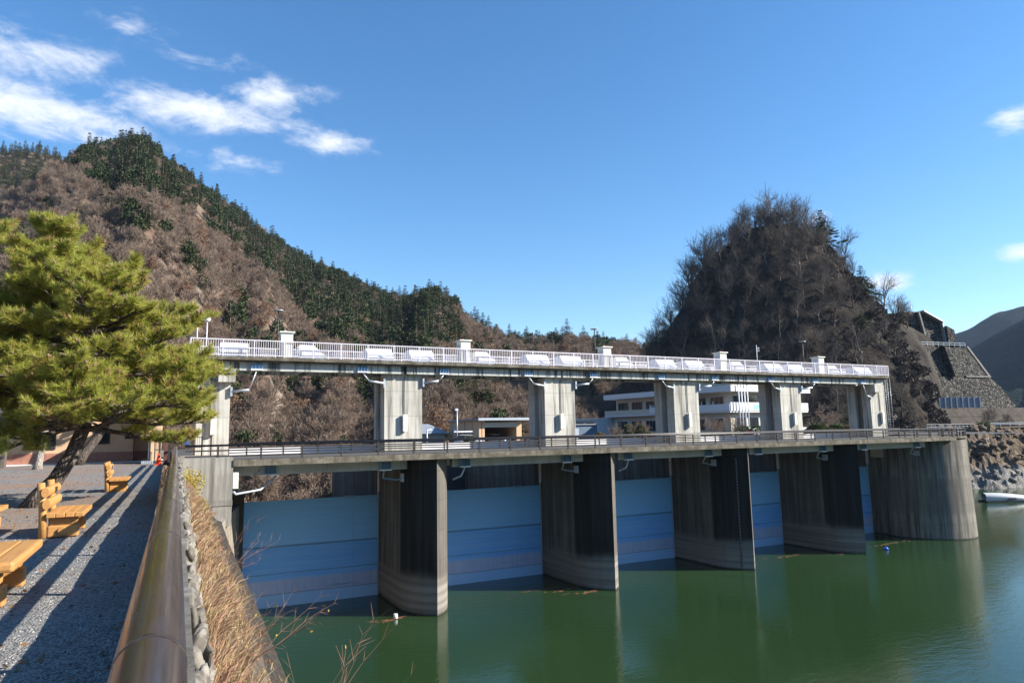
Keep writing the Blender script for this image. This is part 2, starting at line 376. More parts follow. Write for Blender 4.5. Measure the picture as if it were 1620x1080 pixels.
# gate paint: real bands of fading and tide marks
m = MT('blue_gate_paint', 0.5, 0.35); z = m.sep()['Z']; st = m.noise(1.0, 5, 0.65, m.map((0.22, 0.22, 6.0))); rs = m.noise(1.0, 5, 0.7, m.map((3.5, 3.5, 0.3)))
zz = m.math('ADD', z, m.math('MULTIPLY', m.math('SUBTRACT', m.noise(1.0, 3, 0.5, m.map((0.15, 0.15, 1))), 0.5), 0.16))
c = m.mix(m.ramp(st, 0.3, 0.7), (0.24, 0.52, 0.82), (0.28, 0.56, 0.86))
c2 = m.mix(m.ramp(st, 0.3, 0.72), (0.15, 0.41, 0.80), (0.25, 0.51, 0.82))
c = m.mix(m.ramp(zz, -6.62, -6.78), c, c2)
c = m.mix(m.ramp(m.math('ABSOLUTE', m.math('ADD', zz, 6.70)), 0.02, 0.12, 0.65, 0), c, (0.03, 0.08, 0.14))
c3 = m.mix(m.ramp(rs, 0.3, 0.7), (0.37, 0.44, 0.60), (0.46, 0.52, 0.67))
c = m.mix(m.ramp(zz, -9.0, -9.3), c, c3)
c = m.mix(m.ramp(m.math('ABSOLUTE', m.math('ADD', zz, 8.72)), 0.0, 0.07, 0.5, 0), c, (0.02, 0.06, 0.12))
c = m.mix(m.ramp(zz, -10.15, -10.3), c, (0.34, 0.55, 0.78))
c = m.mix(m.ramp(m.math('ABSOLUTE', m.math('ADD', zz, 10.2)), 0.0, 0.06, 0.55, 0), c, (0.03, 0.05, 0.08))
c = m.mix(m.math('MULTIPLY', m.ramp(st, 0.60, 0.68), 0.35), c, (0.04, 0.12, 0.22))
m.col(c); M['gate'] = m.mat

# bark, foliage
M['coping'] = concrete('lichened_coping', (0.17, 0.16, 0.14), (0.05, 0.045, 0.038), 0.6, 60, lambda m, c: m.mix(m.ramp(m.noise(9, 6, 0.75), 0.48, 0.62, 0, 0.6), c, (0.07, 0.065, 0.055)), bump=0.7)
def bark(name, a, b, sc_=6):
    m = MT(name, 0.95, 0.1); n = m.noise(1.0, 6, 0.7, m.map((sc_, sc_, sc_ * 0.25), src=m.gen()), 0.6); v = m.voro(sc_ * 2.2, 'DISTANCE_TO_EDGE', m.map((1, 1, 0.35), src=m.gen()))
    c = m.mix(m.ramp(n, 0.3, 0.7), a, b); c = m.mix(m.ramp(v, 0.0, 0.12, 0.8, 0), c, tuple(x * 0.3 for x in a)); m.col(c)
    m.bump(m.math('ADD', n, m.math('MULTIPLY', v, 1.5)), 0.9, 0.04); return m.mat
M['pinebark'] = bark('rough_pine_bark', (0.085, 0.068, 0.055), (0.20, 0.165, 0.14))
M['palebark'] = bark('pale_trunk_bark', (0.30, 0.26, 0.22), (0.42, 0.37, 0.32))
def leafmat(name, cs, trans=0.25, rough=0.6):
    m = MT(name, rough, 0.25); r = m.n('ShaderNodeNewGeometry').outputs['Random Per Island']; o = m.objrand()
    f = m.math('FRACT', m.math('ADD', m.math('MULTIPLY', r, 0.8), m.math('MULTIPLY', o, 0.7)))
    cr = m.n('ShaderNodeValToRGB'); m.lk(f, cr.inputs[0]); e = cr.color_ramp.elements
    e[0].position = 0; e[0].color = (*cs[0], 1); e[1].position = 1; e[1].color = (*cs[-1], 1)
    for i, c in enumerate(cs[1:-1], 1):
        q = e.new(i / (len(cs) - 1)); q.color = (*c, 1)
    m.col(cr.outputs[0])
    if trans:
        tl = m.n('ShaderNodeBsdfTranslucent'); m.lk(cr.outputs[0], tl.inputs[0]); ms = m.n('ShaderNodeMixShader'); ms.inputs[0].default_value = trans
        m.lk(m.b.outputs[0], ms.inputs[1]); m.lk(tl.outputs[0], ms.inputs[2]); m.lk(ms.outputs[0], m.t.nodes['Material Output'].inputs[0])
    return m.mat
M['needles'] = leafmat('pine_needles', [(0.25, 0.33, 0.05), (0.38, 0.44, 0.075), (0.50, 0.53, 0.11), (0.30, 0.37, 0.055), (0.52, 0.36, 0.12), (0.43, 0.48, 0.085)], 0.45)
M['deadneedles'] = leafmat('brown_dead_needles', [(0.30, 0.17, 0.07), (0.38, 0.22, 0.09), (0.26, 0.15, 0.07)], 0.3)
M['twigs'] = leafmat('bare_grey_brown_twigs', [(0.20, 0.145, 0.105), (0.26, 0.195, 0.145), (0.225, 0.15, 0.11), (0.29, 0.225, 0.17), (0.205, 0.16, 0.125)], 0.15, 0.9)
M['twigsdark'] = leafmat('bare_dark_twigs', [(0.042, 0.034, 0.030), (0.085, 0.070, 0.060), (0.055, 0.042, 0.034), (0.16, 0.135, 0.115)], 0.05, 0.9)
M['knollbark'] = leafmat('knoll_branches', [(0.065, 0.055, 0.046), (0.13, 0.11, 0.095), (0.09, 0.073, 0.06), (0.21, 0.185, 0.16)], 0, 0.9)
M['russet'] = leafmat('russet_autumn_leaves', [(0.22, 0.125, 0.08), (0.28, 0.16, 0.09), (0.19, 0.11, 0.075), (0.30, 0.17, 0.085)], 0.2, 0.8)
M['hillbark'] = plain('hillside_bark', (0.20, 0.16, 0.13), 0.9, 0.1, 0, 0.25, 0.5)
M['conifer'] = leafmat('dark_conifer_foliage', [(0.028, 0.044, 0.016), (0.046, 0.064, 0.022), (0.036, 0.054, 0.020), (0.062, 0.078, 0.026)], 0.12, 0.75)
M['conifer2'] = leafmat('olive_conifer_foliage', [(0.060, 0.072, 0.018), (0.085, 0.095, 0.022), (0.070, 0.078, 0.020), (0.11, 0.11, 0.028)], 0.15, 0.75)
M['shrubgreen'] = leafmat('evergreen_shrub_leaves', [(0.05, 0.08, 0.02), (0.075, 0.10, 0.025), (0.09, 0.10, 0.03), (0.06, 0.085, 0.025)], 0.2, 0.6)
M['azalea'] = leafmat('brownish_azalea_leaves', [(0.12, 0.09, 0.03), (0.10, 0.10, 0.03), (0.16, 0.09, 0.05), (0.08, 0.09, 0.03)], 0.2, 0.7)
M['redleaf'] = leafmat('dark_red_leaves', [(0.24, 0.02, 0.02), (0.16, 0.02, 0.02), (0.28, 0.04, 0.02)], 0.2, 0.7)
M['straw'] = leafmat('dry_straw_grass', [(0.42, 0.31, 0.19), (0.50, 0.40, 0.27), (0.36, 0.20, 0.13), (0.46, 0.27, 0.17), (0.44, 0.38, 0.17), (0.27, 0.18, 0.13), (0.40, 0.22, 0.13)], 0.25, 0.85)
M['yellowleaf'] = leafmat('yellow_leaves', [(0.48, 0.36, 0.05), (0.42, 0.30, 0.06), (0.34, 0.30, 0.06)], 0.3, 0.7)
M['stem'] = plain('reddish_stem', (0.20, 0.12, 0.09), 0.8, 0.2, 0, 0.2)

# terrain
m = MT('leaf_litter_hillside', 0.95, 0.1)
n1 = m.noise(0.03, 5, 0.6); n2 = m.noise(0.25, 5, 0.65); n3 = m.noise(1.3, 4, 0.7)
c = m.mix(m.ramp(n2, 0.32, 0.68), (0.125, 0.083, 0.060), (0.20, 0.138, 0.10)); c = m.mix(m.ramp(n1, 0.45, 0.62, 0, 0.5), c, (0.21, 0.155, 0.12))
nz_ = m.sep(m.n('ShaderNodeNewGeometry').outputs['Normal'])['Z']
c = m.mix(m.math('MULTIPLY', m.ramp(nz_, 0.68, 0.52), m.ramp(n3, 0.45, 0.6)), c, (0.32, 0.29, 0.26)); c = m.mix(m.ramp(n3, 0.62, 0.75, 0, 0.45), c, (0.34, 0.30, 0.25))
m.col(c); m.bump(m.math('ADD', n3, n2), 0.8, 0.6); M['hill'] = m.mat
m = MT('dark_rock_hillside', 0.95, 0.15)
n2 = m.noise(0.3, 6, 0.7, dist=0.6); n3 = m.noise(1.6, 5, 0.7); c = m.mix(m.ramp(n2, 0.32, 0.68), (0.022, 0.019, 0.017), (0.065, 0.05, 0.038)); c = m.mix(m.ramp(n3, 0.55, 0.72, 0, 0.5), c, (0.09, 0.075, 0.062))
m.col(c); m.bump(m.math('ADD', n3, m.math('MULTIPLY', n2, 2)), 1.0, 0.8); M['darkrock'] = m.mat
m = MT('netted_rock_slope', 0.95, 0.15)
n2 = m.noise(1.0, 6, 0.7, m.map((0.35, 0.35, 0.12)), 0.8); n3 = m.noise(2.2, 4, 0.7); c = m.mix(m.ramp(n2, 0.3, 0.68), (0.030, 0.026, 0.023), (0.095, 0.082, 0.068)); c = m.mix(m.ramp(n3, 0.5, 0.7, 0, 0.5), c, (0.03, 0.026, 0.022))
m.col(c); m.bump(m.math('ADD', n3, m.math('MULTIPLY', n2, 2)), 1.0, 0.6); M['netrock'] = m.mat
m = MT('rocky_shore', 0.95, 0.15)
z = m.sep()['Z']; n2 = m.noise(0.6, 6, 0.7, dist=0.7); v = m.voro(0.9, 'F1', m.map((1, 1, 1.6))); n3 = m.noise(2.5, 5, 0.7)
up_ = m.mix(m.ramp(n2, 0.35, 0.65), (0.13, 0.095, 0.065), (0.27, 0.205, 0.145)); lo_ = m.mix(m.ramp(n3, 0.3, 0.7), (0.17, 0.16, 0.145), (0.40, 0.38, 0.35))
c = m.mix(m.ramp(m.math('ADD', z, m.math('MULTIPLY', n2, 4)), -4.5, -6.0), up_, lo_); c = m.mix(m.ramp(n3, 0.58, 0.74, 0, 0.5), c, (0.07, 0.06, 0.05))
m.col(c); m.bump(m.math('ADD', m.math('MULTIPLY', n2, 2), n3), 1.0, 0.5); M['shore'] = m.mat
def stonewall(name, scl, a, b, mortar, seed=(1, 1, 1)):
    m = MT(name, 0.95, 0.15); vec = m.map(seed)
    d = m.voro(scl, 'DISTANCE_TO_EDGE', vec); ccol = m.voro(scl, 'F1', vec, 'Color'); cs = m.n('ShaderNodeSeparateColor'); m.lk(ccol, cs.inputs[0])
    n3 = m.noise(3.0, 4, 0.7); big = m.noise(0.12, 4, 0.6)
    c = m.mix(cs.outputs[0], a, b); c = m.mix(m.ramp(n3, 0.4, 0.7, 0, 0.4), c, tuple(x * 0.5 for x in a)); c = m.mix(m.ramp(d, 0.02, 0.10, 1, 0), c, mortar)
    c = m.mix(m.ramp(big, 0.5, 0.7, 0, 0.5), c, tuple(x * 0.6 for x in a)); m.col(c)
    m.bump(m.math('ADD', m.ramp(d, 0.0, 0.18), m.math('MULTIPLY', cs.outputs[1], 0.6)), 1.0, 0.35); return m.mat
M['stonewall'] = stonewall('rubble_stone_wall', 1.7, (0.045, 0.04, 0.035), (0.23, 0.21, 0.185), (0.02, 0.035, 0.03))
M['shorewall'] = stonewall('shore_rubble_wall', 1.5, (0.16, 0.145, 0.125), (0.40, 0.37, 0.33), (0.06, 0.055, 0.05))
M['masonry'] = stonewall('river_stone_masonry', 3.2, (0.30, 0.28, 0.25), (0.55, 0.52, 0.47), (0.10, 0.09, 0.08))
m = MT('pale_boulder', 0.9, 0.2); r = m.objrand(); n3 = m.noise(7, 5, 0.7); n4 = m.noise(1.5, 3)
c = m.mix(r, (0.13, 0.115, 0.095), (0.30, 0.275, 0.24)); c = m.mix(m.ramp(n3, 0.42, 0.6, 0, 0.8), c, (0.08, 0.068, 0.055)); c = m.mix(m.ramp(n4, 0.55, 0.7, 0, 0.5), c, (0.24, 0.20, 0.15)); m.col(c); m.bump(n3, 0.7, 0.03); M['boulder'] = m.mat
m = MT('bank_soil', 0.95, 0.1); n2 = m.noise(2.2, 6, 0.7, dist=0.4); n3 = m.noise(14, 4, 0.7)
c = m.mix(m.ramp(n2, 0.35, 0.65), (0.07, 0.056, 0.045), (0.16, 0.13, 0.105)); c = m.mix(m.ramp(n3, 0.5, 0.7, 0, 0.5), c, (0.22, 0.185, 0.155)); m.col(c); m.bump(m.math('ADD', n2, n3), 0.9, 0.08); M['bank'] = m.mat
m = MT('dark_ledge_gravel', 0.95, 0.1); n3 = m.noise(6, 5, 0.75); c = m.mix(m.ramp(n3, 0.35, 0.65), (0.12, 0.11, 0.105), (0.26, 0.245, 0.23)); m.col(c); m.bump(n3, 0.8, 0.05); M['ledge'] = m.mat
m = MT('dark_shotcrete', 0.95, 0.1); n3 = m.noise(5, 6, 0.75); n2 = m.noise(0.6, 4, 0.6); c = m.mix(m.ramp(n3, 0.35, 0.65), (0.020, 0.018, 0.016), (0.075, 0.066, 0.057)); c = m.mix(m.ramp(n2, 0.45, 0.7, 0, 0.5), c, (0.09, 0.072, 0.057)); m.col(c); m.bump(n3, 0.9, 0.05); M['shotcrete'] = m.mat
m = MT('asphalt_yard', 0.9, 0.2); n3 = m.noise(3, 5, 0.7); m.col(m.mix(n3, (0.06, 0.06, 0.06), (0.13, 0.125, 0.12))); M['asphalt'] = m.mat
m = MT('far_wooded_mountain', 0.95, 0.05); n2 = m.noise(0.012, 6, 0.7); n3 = m.noise(0.09, 5, 0.75)
c = m.mix(m.ramp(n2, 0.4, 0.6), (0.014, 0.024, 0.022), (0.028, 0.034, 0.030)); c = m.mix(m.ramp(n3, 0.35, 0.7, 0, 0.6), c, (0.012, 0.02, 0.014)); m.col(c); m.bump(n3, 1.0, 8); M['farhill'] = m.mat
m = MT('lake_bed', 0.9, 0.1); m.col(m.mix(m.noise(0.3, 4), (0.10, 0.09, 0.07), (0.2, 0.18, 0.15))); M['bed'] = m.mat

# ================================================================== SETTING: water, ground
ZW = -11.1
SK = 0.0112                                   # the promenade runs a touch east of +Y
def grid(name, xs, ys, zf, mat, smooth=True):
    nx, ny = len(xs), len(ys); v = [(x, y, zf(x, y)) for y in ys for x in xs]
    f = [(j * nx + i, j * nx + i + 1, (j + 1) * nx + i + 1, (j + 1) * nx + i) for j in range(ny - 1) for i in range(nx - 1)]
    b = MB(); b.add(v, f, 0, smooth); return b.build(name, mat)
tag(MB().add([(-2500, -2500, -26), (2500, -2500, -26), (2500, 2500, -26), (-2500, 2500, -26)], [(0, 1, 2, 3)]).build('lake_bed', M['bed']), kind='structure')
tag(MB().add([(2.0, -900, ZW), (1500, -900, ZW), (1500, 900, ZW), (86, 900, ZW), (86, 56.2, ZW), (2.0, 56.2, ZW)], [(0, 1, 2, 3, 4, 5)]).build('lake_water', M['water']), kind='structure')
# promenade gravel sheet, gently uneven
xs = [-160, -80, -40] + [-20 + 0.8 * i for i in range(24)] + [-0.9, -0.5, -0.17]
ys = [-40, -20, -8] + [-4 + 0.8 * i for i in range(66)] + [52, 60, 75, 95, 112]
def gz(x, y):
    return 0.035 * fbm(x * 0.35, y * 0.35) * sstep(-0.3, -1.5, x) - (0.0 if x < 0.5 else 0.02)
tag(grid('promenade_ground', xs, ys, gz, M['gravel']), kind='structure')
tag(MB().add([(0.5, 55.0, -0.03), (3.2, 55.0, -0.03), (3.2, 112, -0.03), (0.5, 112, -0.03)], [(0, 1, 2, 3)]).build('approach_path', M['asphalt']), kind='structure')
# yard behind the dam
tag(MB().prism([(19.0, 74.2), (86, 74.2), (88.5, 62), (96, 62), (118.5, 84), uv2w(72, 146), uv2w(96, 153), uv2w(108, 157.5), uv2w(125, 162), uv2w(158, 170), (230, 120), (190, 175), (80, 175), (45, 130), (32, 106), (31, 92), (24, 82)], -24, -0.25).build('yard_ground', M['asphalt']), kind='structure')
# spillway chute floor
tag(MB().add([(2.5, 56.3, -14), (86, 56.3, -14), (86, 74.2, -17), (2.5, 74.2, -17)], [(0, 1, 2, 3)]).build('chute_floor', M['darkconc']), kind='structure')

# ------------------------------------------------------------------ left bank: parapet wall, masonry, embankment, guide wall
par = thing('parapet_wall', (0, 0, 0), 'low concrete parapet with rubble masonry face below the brown handrail', 'wall')
def skew(b, k=SK):
    b.v = [(x + k * y, y, z) for x, y, z in b.v]; return b
b = MB()
ypts = [-6 + 0.5 * i for i in range(108)]
prof = [(-0.20, -0.3), (-0.20, 0.50), (0.125, 0.50), (0.125, 0.30), (0.15, -0.2), (0.36, -0.75)]
vs_, fs_ = [], []
for j, y in enumerate(ypts):
    for (px, pz) in prof:
        vs_.append((px + 0.02 * fbm(y * 1.3, px * 9), y, pz + (0.035 * fbm(y * 1.7, 3.0) if 0.4 < pz else 0)))
n = len(prof)
for j in range(len(ypts) - 1):
    for i in range(n - 1):
        a = j * n + i; fs_.append((a, a + 1, a + n + 1, a + n))
b.add(vs_, fs_); skew(b).build('coping', M['coping'], par)
# boulder shapes shared by the masonry
def stone_mesh(seed):
    r = random.Random(seed); ph, th = 5, 8; v = [(0, 0, -1)]
    for i in range(1, ph):
        a = math.pi * i / ph - math.pi / 2
        for k in range(th):
            q = 2 * math.pi * k / th; s_ = 1 + r.uniform(-0.3, 0.25)
            v.append((math.cos(a) * math.cos(q) * s_, math.cos(a) * math.sin(q) * s_, math.sin(a) * s_))
    v.append((0, 0, 1)); f = []
    for k in range(th): f.append((0, 1 + (k + 1) % th, 1 + k))
    for i in range(ph - 2):
        for k in range(th):
            a = 1 + i * th + k; b_ = 1 + i * th + (k + 1) % th; f.append((a, b_, b_ + th, a + th))
    o = 1 + (ph - 2) * th
    for k in range(th): f.append((o + k, o + (k + 1) % th, len(v) - 1))
    bb = MB(); bb.add(v, f, 0, True); return bb.mesh('stone', M['boulder'])
STN = [stone_mesh(i) for i in range(6)]
y = 1.2; row = 0
rs = random.Random(3)
stn = 0
for row in range(4):
    y = 1.0 + row * 0.13
    while y < 44 and stn < 295:
        g_ = 1 + 0.05 * y; ln = rs.uniform(0.09, 0.26) * g_
        zc = 0.36 - row * 0.20 + rs.uniform(-0.06, 0.06); xc = 0.115 + (0.5 - zc) * 0.20 + rs.uniform(-0.02, 0.02)
        if rs.random() < 0.85:
            obj('stone', STN[rs.randrange(6)], par, (xc + SK * (y + ln / 2), y + ln / 2, zc), (rs.uniform(-.6, .6), rs.uniform(-.5, .5), rs.uniform(-.4, .4)), ((0.026 + rs.uniform(0, .022)) * min(2, g_), ln * rs.uniform(0.42, 0.6), (0.045 + rs.uniform(0, 0.05)) * min(1.7, g_))); stn += 1
        y += ln * 1.02
# kerb blocks at the post feet, proud of the coping
b = MB()
POSTS_P = [0.2 + 2.66 * k for k in range(-2, 18)]

bank_top = [(2.25, -20), (2.3, 2), (2.46, 15.6), (2.63, 22.6), (2.70, 27), (2.85, 36), (3.10, 44.8), (3.9, 49.5), (5.05, 55.9)]
gw = thing('guide_wall', (3.0, 40, -3.4), 'stained concrete guide wall dropping from the grassy bank to the lake', 'wall')
b = MB(); vs_ = []
for (x, y) in bank_top:
    vs_ += [(x, y, -3.45), (x + 0.42, y, -22)]
b.add(vs_, [(2 * i, 2 * i + 1, 2 * i + 3, 2 * i + 2) for i in range(len(bank_top) - 1)])
b.m = [0 if k < 6 else 1 for k in range(len(b.f))]
b.build('wall_face', [M['shotcrete'], concrete('guide_wall_concrete', (0.30, 0.26, 0.21), (0.08, 0.065, 0.05), 0.7, 1.9, None, thr=(0.42, 0.66))], gw)
# embankment between masonry and guide wall
ex, ey = [p[0] for p in bank_top], [p[1] for p in bank_top]
def bank_edge(y): return interp(y, ey, ex)
def bank_pt(t, y):
    x0 = 0.30 + SK * y; x1 = bank_edge(y); x = x0 + (x1 - x0) * t
    zs = -0.75 + (-3.45 + 0.75) * (t ** 0.92)
    flat = sstep(43.0, 46.0, y)
    z = zs * (1 - flat) + (-2.45 - 1.0 * t) * flat
    nz = 0.16 * fbm(x * 1.3, y * 1.3) * math.sin(math.pi * min(1, max(0, t)))
    return (x, y, z + nz)
b = MB(); NY, NT = 150, 14
yv = [-20 + (76.0 * j / (NY - 1)) for j in range(NY)]
vs_ = [bank_pt(i / (NT - 1), y) for y in yv for i in range(NT)]
b.add(vs_, [(j * NT + i, j * NT + i + 1, (j + 1) * NT + i + 1, (j + 1) * NT + i) for j in range(NY - 1) for i in range(NT - 1)], 0, True)
b.m = [1 if yv[k // (NT - 1)] > 45.0 else (2 if k % (NT - 1) >= 9 else 0) for k in range(len(b.f))]
tag(b.build('embankment', [M['bank'], M['ledge'], M['shotcrete']]), kind='structure')

# ------------------------------------------------------------------ promenade handrail
pr = thing('promenade_railing', (0, 0, 0.5), 'shiny brown round pipe handrail on posts along the gravel promenade', 'railing')
ax = -0.036
b = MB(); b.tube([(ax + SK * y, y, 1.07) for y in (-6, 0, 10, 20, 30, 40, 46.9)], 0.079, 28); b.build('top_rail', M['pipe'], pr)
b = MB(); skew(b.box(ax - 0.035, ax + 0.035, -6, 46.8, 0.755, 0.845)).build('middle_rail', M['brown'], pr, 0.012)
for k, y in enumerate(POSTS_P):
    if y > 46.9: break
    x = ax + SK * y; p = MB().box(x - 0.035, x + 0.035, y - 0.035, y + 0.035, 0.5, 1.01).build('post', M['brown'], pr, 0.008)
    MB().box(x - 0.09, x + 0.19, y - 0.11, y + 0.11, 0.44, 0.535).build('footing', M['wallconc'], p, 0.015)
for y in (1.86, 3.86, 5.9, 9.9, 13.9, 17.9):
    MB().tube([(ax + SK * y, y - 0.012, 1.07), (ax + SK * y, y + 0.012, 1.07)], 0.0802, 28).build('joint_sleeve', M['pipe'], pr)

# ================================================================== THE DAM
PC = [2.9, 17.45, 32.55, 47.65, 62.75, 77.8]
ORD = ['', 'nearest', 'second', 'third', 'fourth']
OG = [(1.75, 50.3), (1.68, 49.7), (1.52, 49.05), (1.22, 48.4), (0.76, 47.75), (0.0, 47.08)]
LEFT_LBL = {1: 'tall pointed concrete pier nearest the promenade with white float at its foot',
            2: 'pointed concrete pier second from the promenade with thin lit edge on its nose',
            3: 'pointed concrete pier with pale gauge strip, third from the promenade',
            4: 'pointed concrete pier beside the narrowest visible blue gate, next to the round tower'}
piers = []
for i in range(1, 5):
    c = PC[i]; pier = thing('dam_pier', (c, 47.08, ZW), LEFT_LBL[i], 'pier', 'concrete piers between the gates'); piers.append(pier)
    left = [(c - o, y) for o, y in OG]; right = [(c + o, y) for o, y in reversed(OG[:-1])]
    poly = [(c - 1.75, 73.9)] + left + right + [(c + 1.75, 73.9)]
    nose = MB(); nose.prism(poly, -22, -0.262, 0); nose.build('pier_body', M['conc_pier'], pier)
    # upper column with the gate slot between two legs
    MB().box(c - 1.62, c + 1.62, 55.0, 56.15, -0.05, 6.52).build('front_leg', M['conc'], pier)
    MB().box(c - 1.62, c + 1.62, 57.05, 58.15, -0.05, 6.52).build('rear_leg', M['conc'], pier)
    MB().box(c - 1.05, c + 1.05, 56.15, 57.05, -0.05, 6.52).build('core_wall', M['wallconc'], pier)
    for sx in (-1, 1):
        for yy in (56.24, 56.9):
            MB().box(c + sx * 1.05 - (0.2 if sx < 0 else 0), c + sx * 1.05 + (0 if sx < 0 else 0.2), yy, yy + 0.07, -0.04, 6.5).build('guide_rail', M['galv'], pier)
        for zz in (2.0, 4.3):
            MB().box(c + sx * 1.05 - (0.16 if sx < 0 else 0), c + sx * 1.05 + (0 if sx < 0 else 0.16), 56.31, 56.9, zz, zz + 0.06).build('guide_tie', M['galv'], pier)
    # conduit on the front
    d = MB(); d.tube([(c + 0.05, 54.94, 6.3), (c + 0.05, 54.94, 3.35), (c + 0.12, 54.94, 3.25)], 0.035, 6); d.build('conduit', M['darksteel'], pier)
# staff gauge strip on pier 3
b = MB()
for k in range(70):
    zz = -10.9 + k * 0.14; b.box(PC[3] - 0.84 - 0.05, PC[3] - 0.84 + 0.05, 47.70, 47.80, zz, zz + (0.125 if k % 2 else 0.14), k % 2)
gg = b.build('staff_gauge', [plain('gauge_grey', (0.13, 0.13, 0.13), 0.6), M['darksteel']], None)
gg.data.transform(Matrix.Translation(Vector((0, 0, 0)))); tag(gg, 'long pale depth gauge strip fixed down the side of a pier nose', 'gauge')
# left abutment
ab = thing('left_abutment', (2.2, 46.9, -3), 'streaked concrete abutment block where the lower bridge meets the promenade', 'abutment')
MB().box(0.62, 3.78, 46.88, 56.2, -3.9, 0.34).build('abutment_block', concrete('abutment_concrete', (0.36, 0.34, 0.30), (0.10, 0.09, 0.08), 0.8, 60, None, thr=(0.42, 0.64)), ab)
MB().box(3.74, 5.35, 55.7, 66, -20, -2.6).build('gate_sill_wall', M['darkconc'], ab)
MB().box(0.9, 3.80, 46.83, 46.878, -2.62, -2.28).build('footing_lip', M['wallconc'], ab)
lp = thing('bridge_end_column', (2.95, 55, 0), 'pale concrete column at the promenade end of the upper walkway with box corbel', 'column')
MB().box(1.82, 4.06, 55.0, 58.15, -0.05, 6.52).build('shaft', M['conc'], lp)
MB().box(3.16, 4.33, 54.28, 55.0, 5.62, 6.62).build('corbel', M['conc'], lp, 0.02)
d = MB(); d.tube([(2.75, 54.94, 7.2), (2.75, 54.94, 3.3)], 0.035, 6); d.build('conduit', M['darksteel'], lp)
rp = thing('far_end_column', (77.8, 55, 0), 'pale concrete column at the far end of the upper walkway with caged ladder', 'column')
MB().box(76.35, 79.15, 55.0, 56.15, -0.05, 6.52).build('front_leg', M['conc'], rp)
MB().box(76.35, 79.15, 57.05, 58.15, -0.05, 6.52).build('rear_leg', M['conc'], rp)
MB().box(76.9, 78.6, 56.15, 57.05, -0.05, 6.52).build('core_wall', M['wallconc'], rp)
MB().box(76.36, 77.7, 54.28, 55.0, 5.55, 6.55).build('corbel', M['conc'], rp, 0.02)
d = MB(); d.tube([(77.95, 54.94, 6.3), (77.95, 54.94, 3.3)], 0.035, 6); d.build('conduit', M['darksteel'], rp)
lad = thing('caged_ladder', (79.35, 54.6, 0), 'thin caged steel ladder up the far end column', 'ladder')
b = MB()
for dx, dy in ((0, 0), (0.4, 0), (0.4, -0.35)):
    MB().tube([(79.25 + dx, 54.9 + dy, 0), (79.25 + dx, 54.9 + dy, 7.3)], 0.018, 5).build('stile', M['galv'], lad)
for k in range(24):
    z = 0.2 + k * 0.3; b.bar((79.25, 54.9, z), (79.65, 54.9, z), 0.02, 0.02)
    if k % 3 == 0:
        b.bar((79.65, 54.55, z), (79.65, 54.9, z), 0.02, 0.02)
tag(b.build('rungs', M['galv'], lad), kind='stuff')
# round tower (right abutment)
tw = thing('round_tower', (81.3, 52, ZW), 'big round concrete tower at the far end of the dam, lit on its right side', 'tower')
def ring(cx, cy, r, n=48): return [(cx + r * math.cos(2 * math.pi * k / n), cy + r * math.sin(2 * math.pi * k / n)) for k in range(n)]
b = MB(); nn = 64; lv = [(-22, 5.0), (-11.1, 4.84), (-5, 4.71), (-0.1, 4.6)]; vs_ = []
for z, r in lv: vs_ += [(x, y, z) for x, y in ring(80.2, 51.8, r, nn)]
b.add(vs_, [(j * nn + k, j * nn + (k + 1) % nn, (j + 1) * nn + (k + 1) % nn, (j + 1) * nn + k) for j in range(3) for k in range(nn)], 0, True)
b.add([(x, y, -0.1) for x, y in ring(80.2, 51.8, 4.6, nn)], [tuple(range(nn))])
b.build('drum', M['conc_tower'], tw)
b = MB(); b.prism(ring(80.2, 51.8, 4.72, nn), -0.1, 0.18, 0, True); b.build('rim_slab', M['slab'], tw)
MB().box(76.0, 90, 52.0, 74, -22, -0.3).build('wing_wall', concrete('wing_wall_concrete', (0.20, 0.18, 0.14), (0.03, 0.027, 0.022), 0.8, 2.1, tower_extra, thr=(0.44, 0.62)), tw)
MB().box(75.93, 76.0, 51.2, 55.3, -2.2, -0.75).build('pale_band', M['cream'], tw)

# ---- gates
GL = ['wide blue steel gate in the bay nearest the promenade', 'blue steel gate between the nearest and second piers', 'blue steel gate between the second and third piers', 'blue steel gate between the third and fourth piers', 'narrow-looking blue steel gate beside the round tower']
bays = [(5.0, 15.7), (19.2, 30.8), (34.3, 45.9), (49.4, 61.0), (64.5, 76.0)]
for i, (x0, x1) in enumerate(bays):
    g = thing('sluice_gate', ((x0 + x1) / 2, 55.8, ZW), GL[i], 'gate', 'sluice gates of the dam')
    npn = 5; w = (x1 - x0 - 0.3) / npn
    cuts = [x0 + 0.04, x0 + 0.045 + (x1 - x0) * 0.80, x1 - 0.16]
    for k in range(2):
        MB().box(cuts[k] + 0.006, cuts[k + 1] - 0.006, 55.78, 56.0, -13.5, -3.285).build('skin_plate', M['gate'], g)
    MB().box(x0, x1 - 0.1, 55.86, 56.05, -13.5, -3.30).build('backing_plate', M['darksteel'], g)
    MB().box(x1 - 0.15, x1 - 0.07, 55.72, 55.86, -13.5, -3.0).build('seal_strip', M['galv'], g)
    MB().box(x1 - 2.9, x1 - 2.1, 55.6, 55.76, -3.36, -3.2).build('lifting_lug', M['blueplate'], g)
    b = MB()
    for zz in (-4.2, -5.6, -7.0, -8.4, -9.8): b.box(x0 + 0.1, x1 - 0.2, 56.05, 56.5, zz, zz + 0.2)
    tag(b.build('stiffener', M['darksteel'], g), kind='stuff')
    # guide beams above the gate on the right pier
    MB().box(x1 - 0.14, x1 - 0.003, 55.62, 55.95, -3.0, -0.9).build('slot_frame', M['galv'], g)

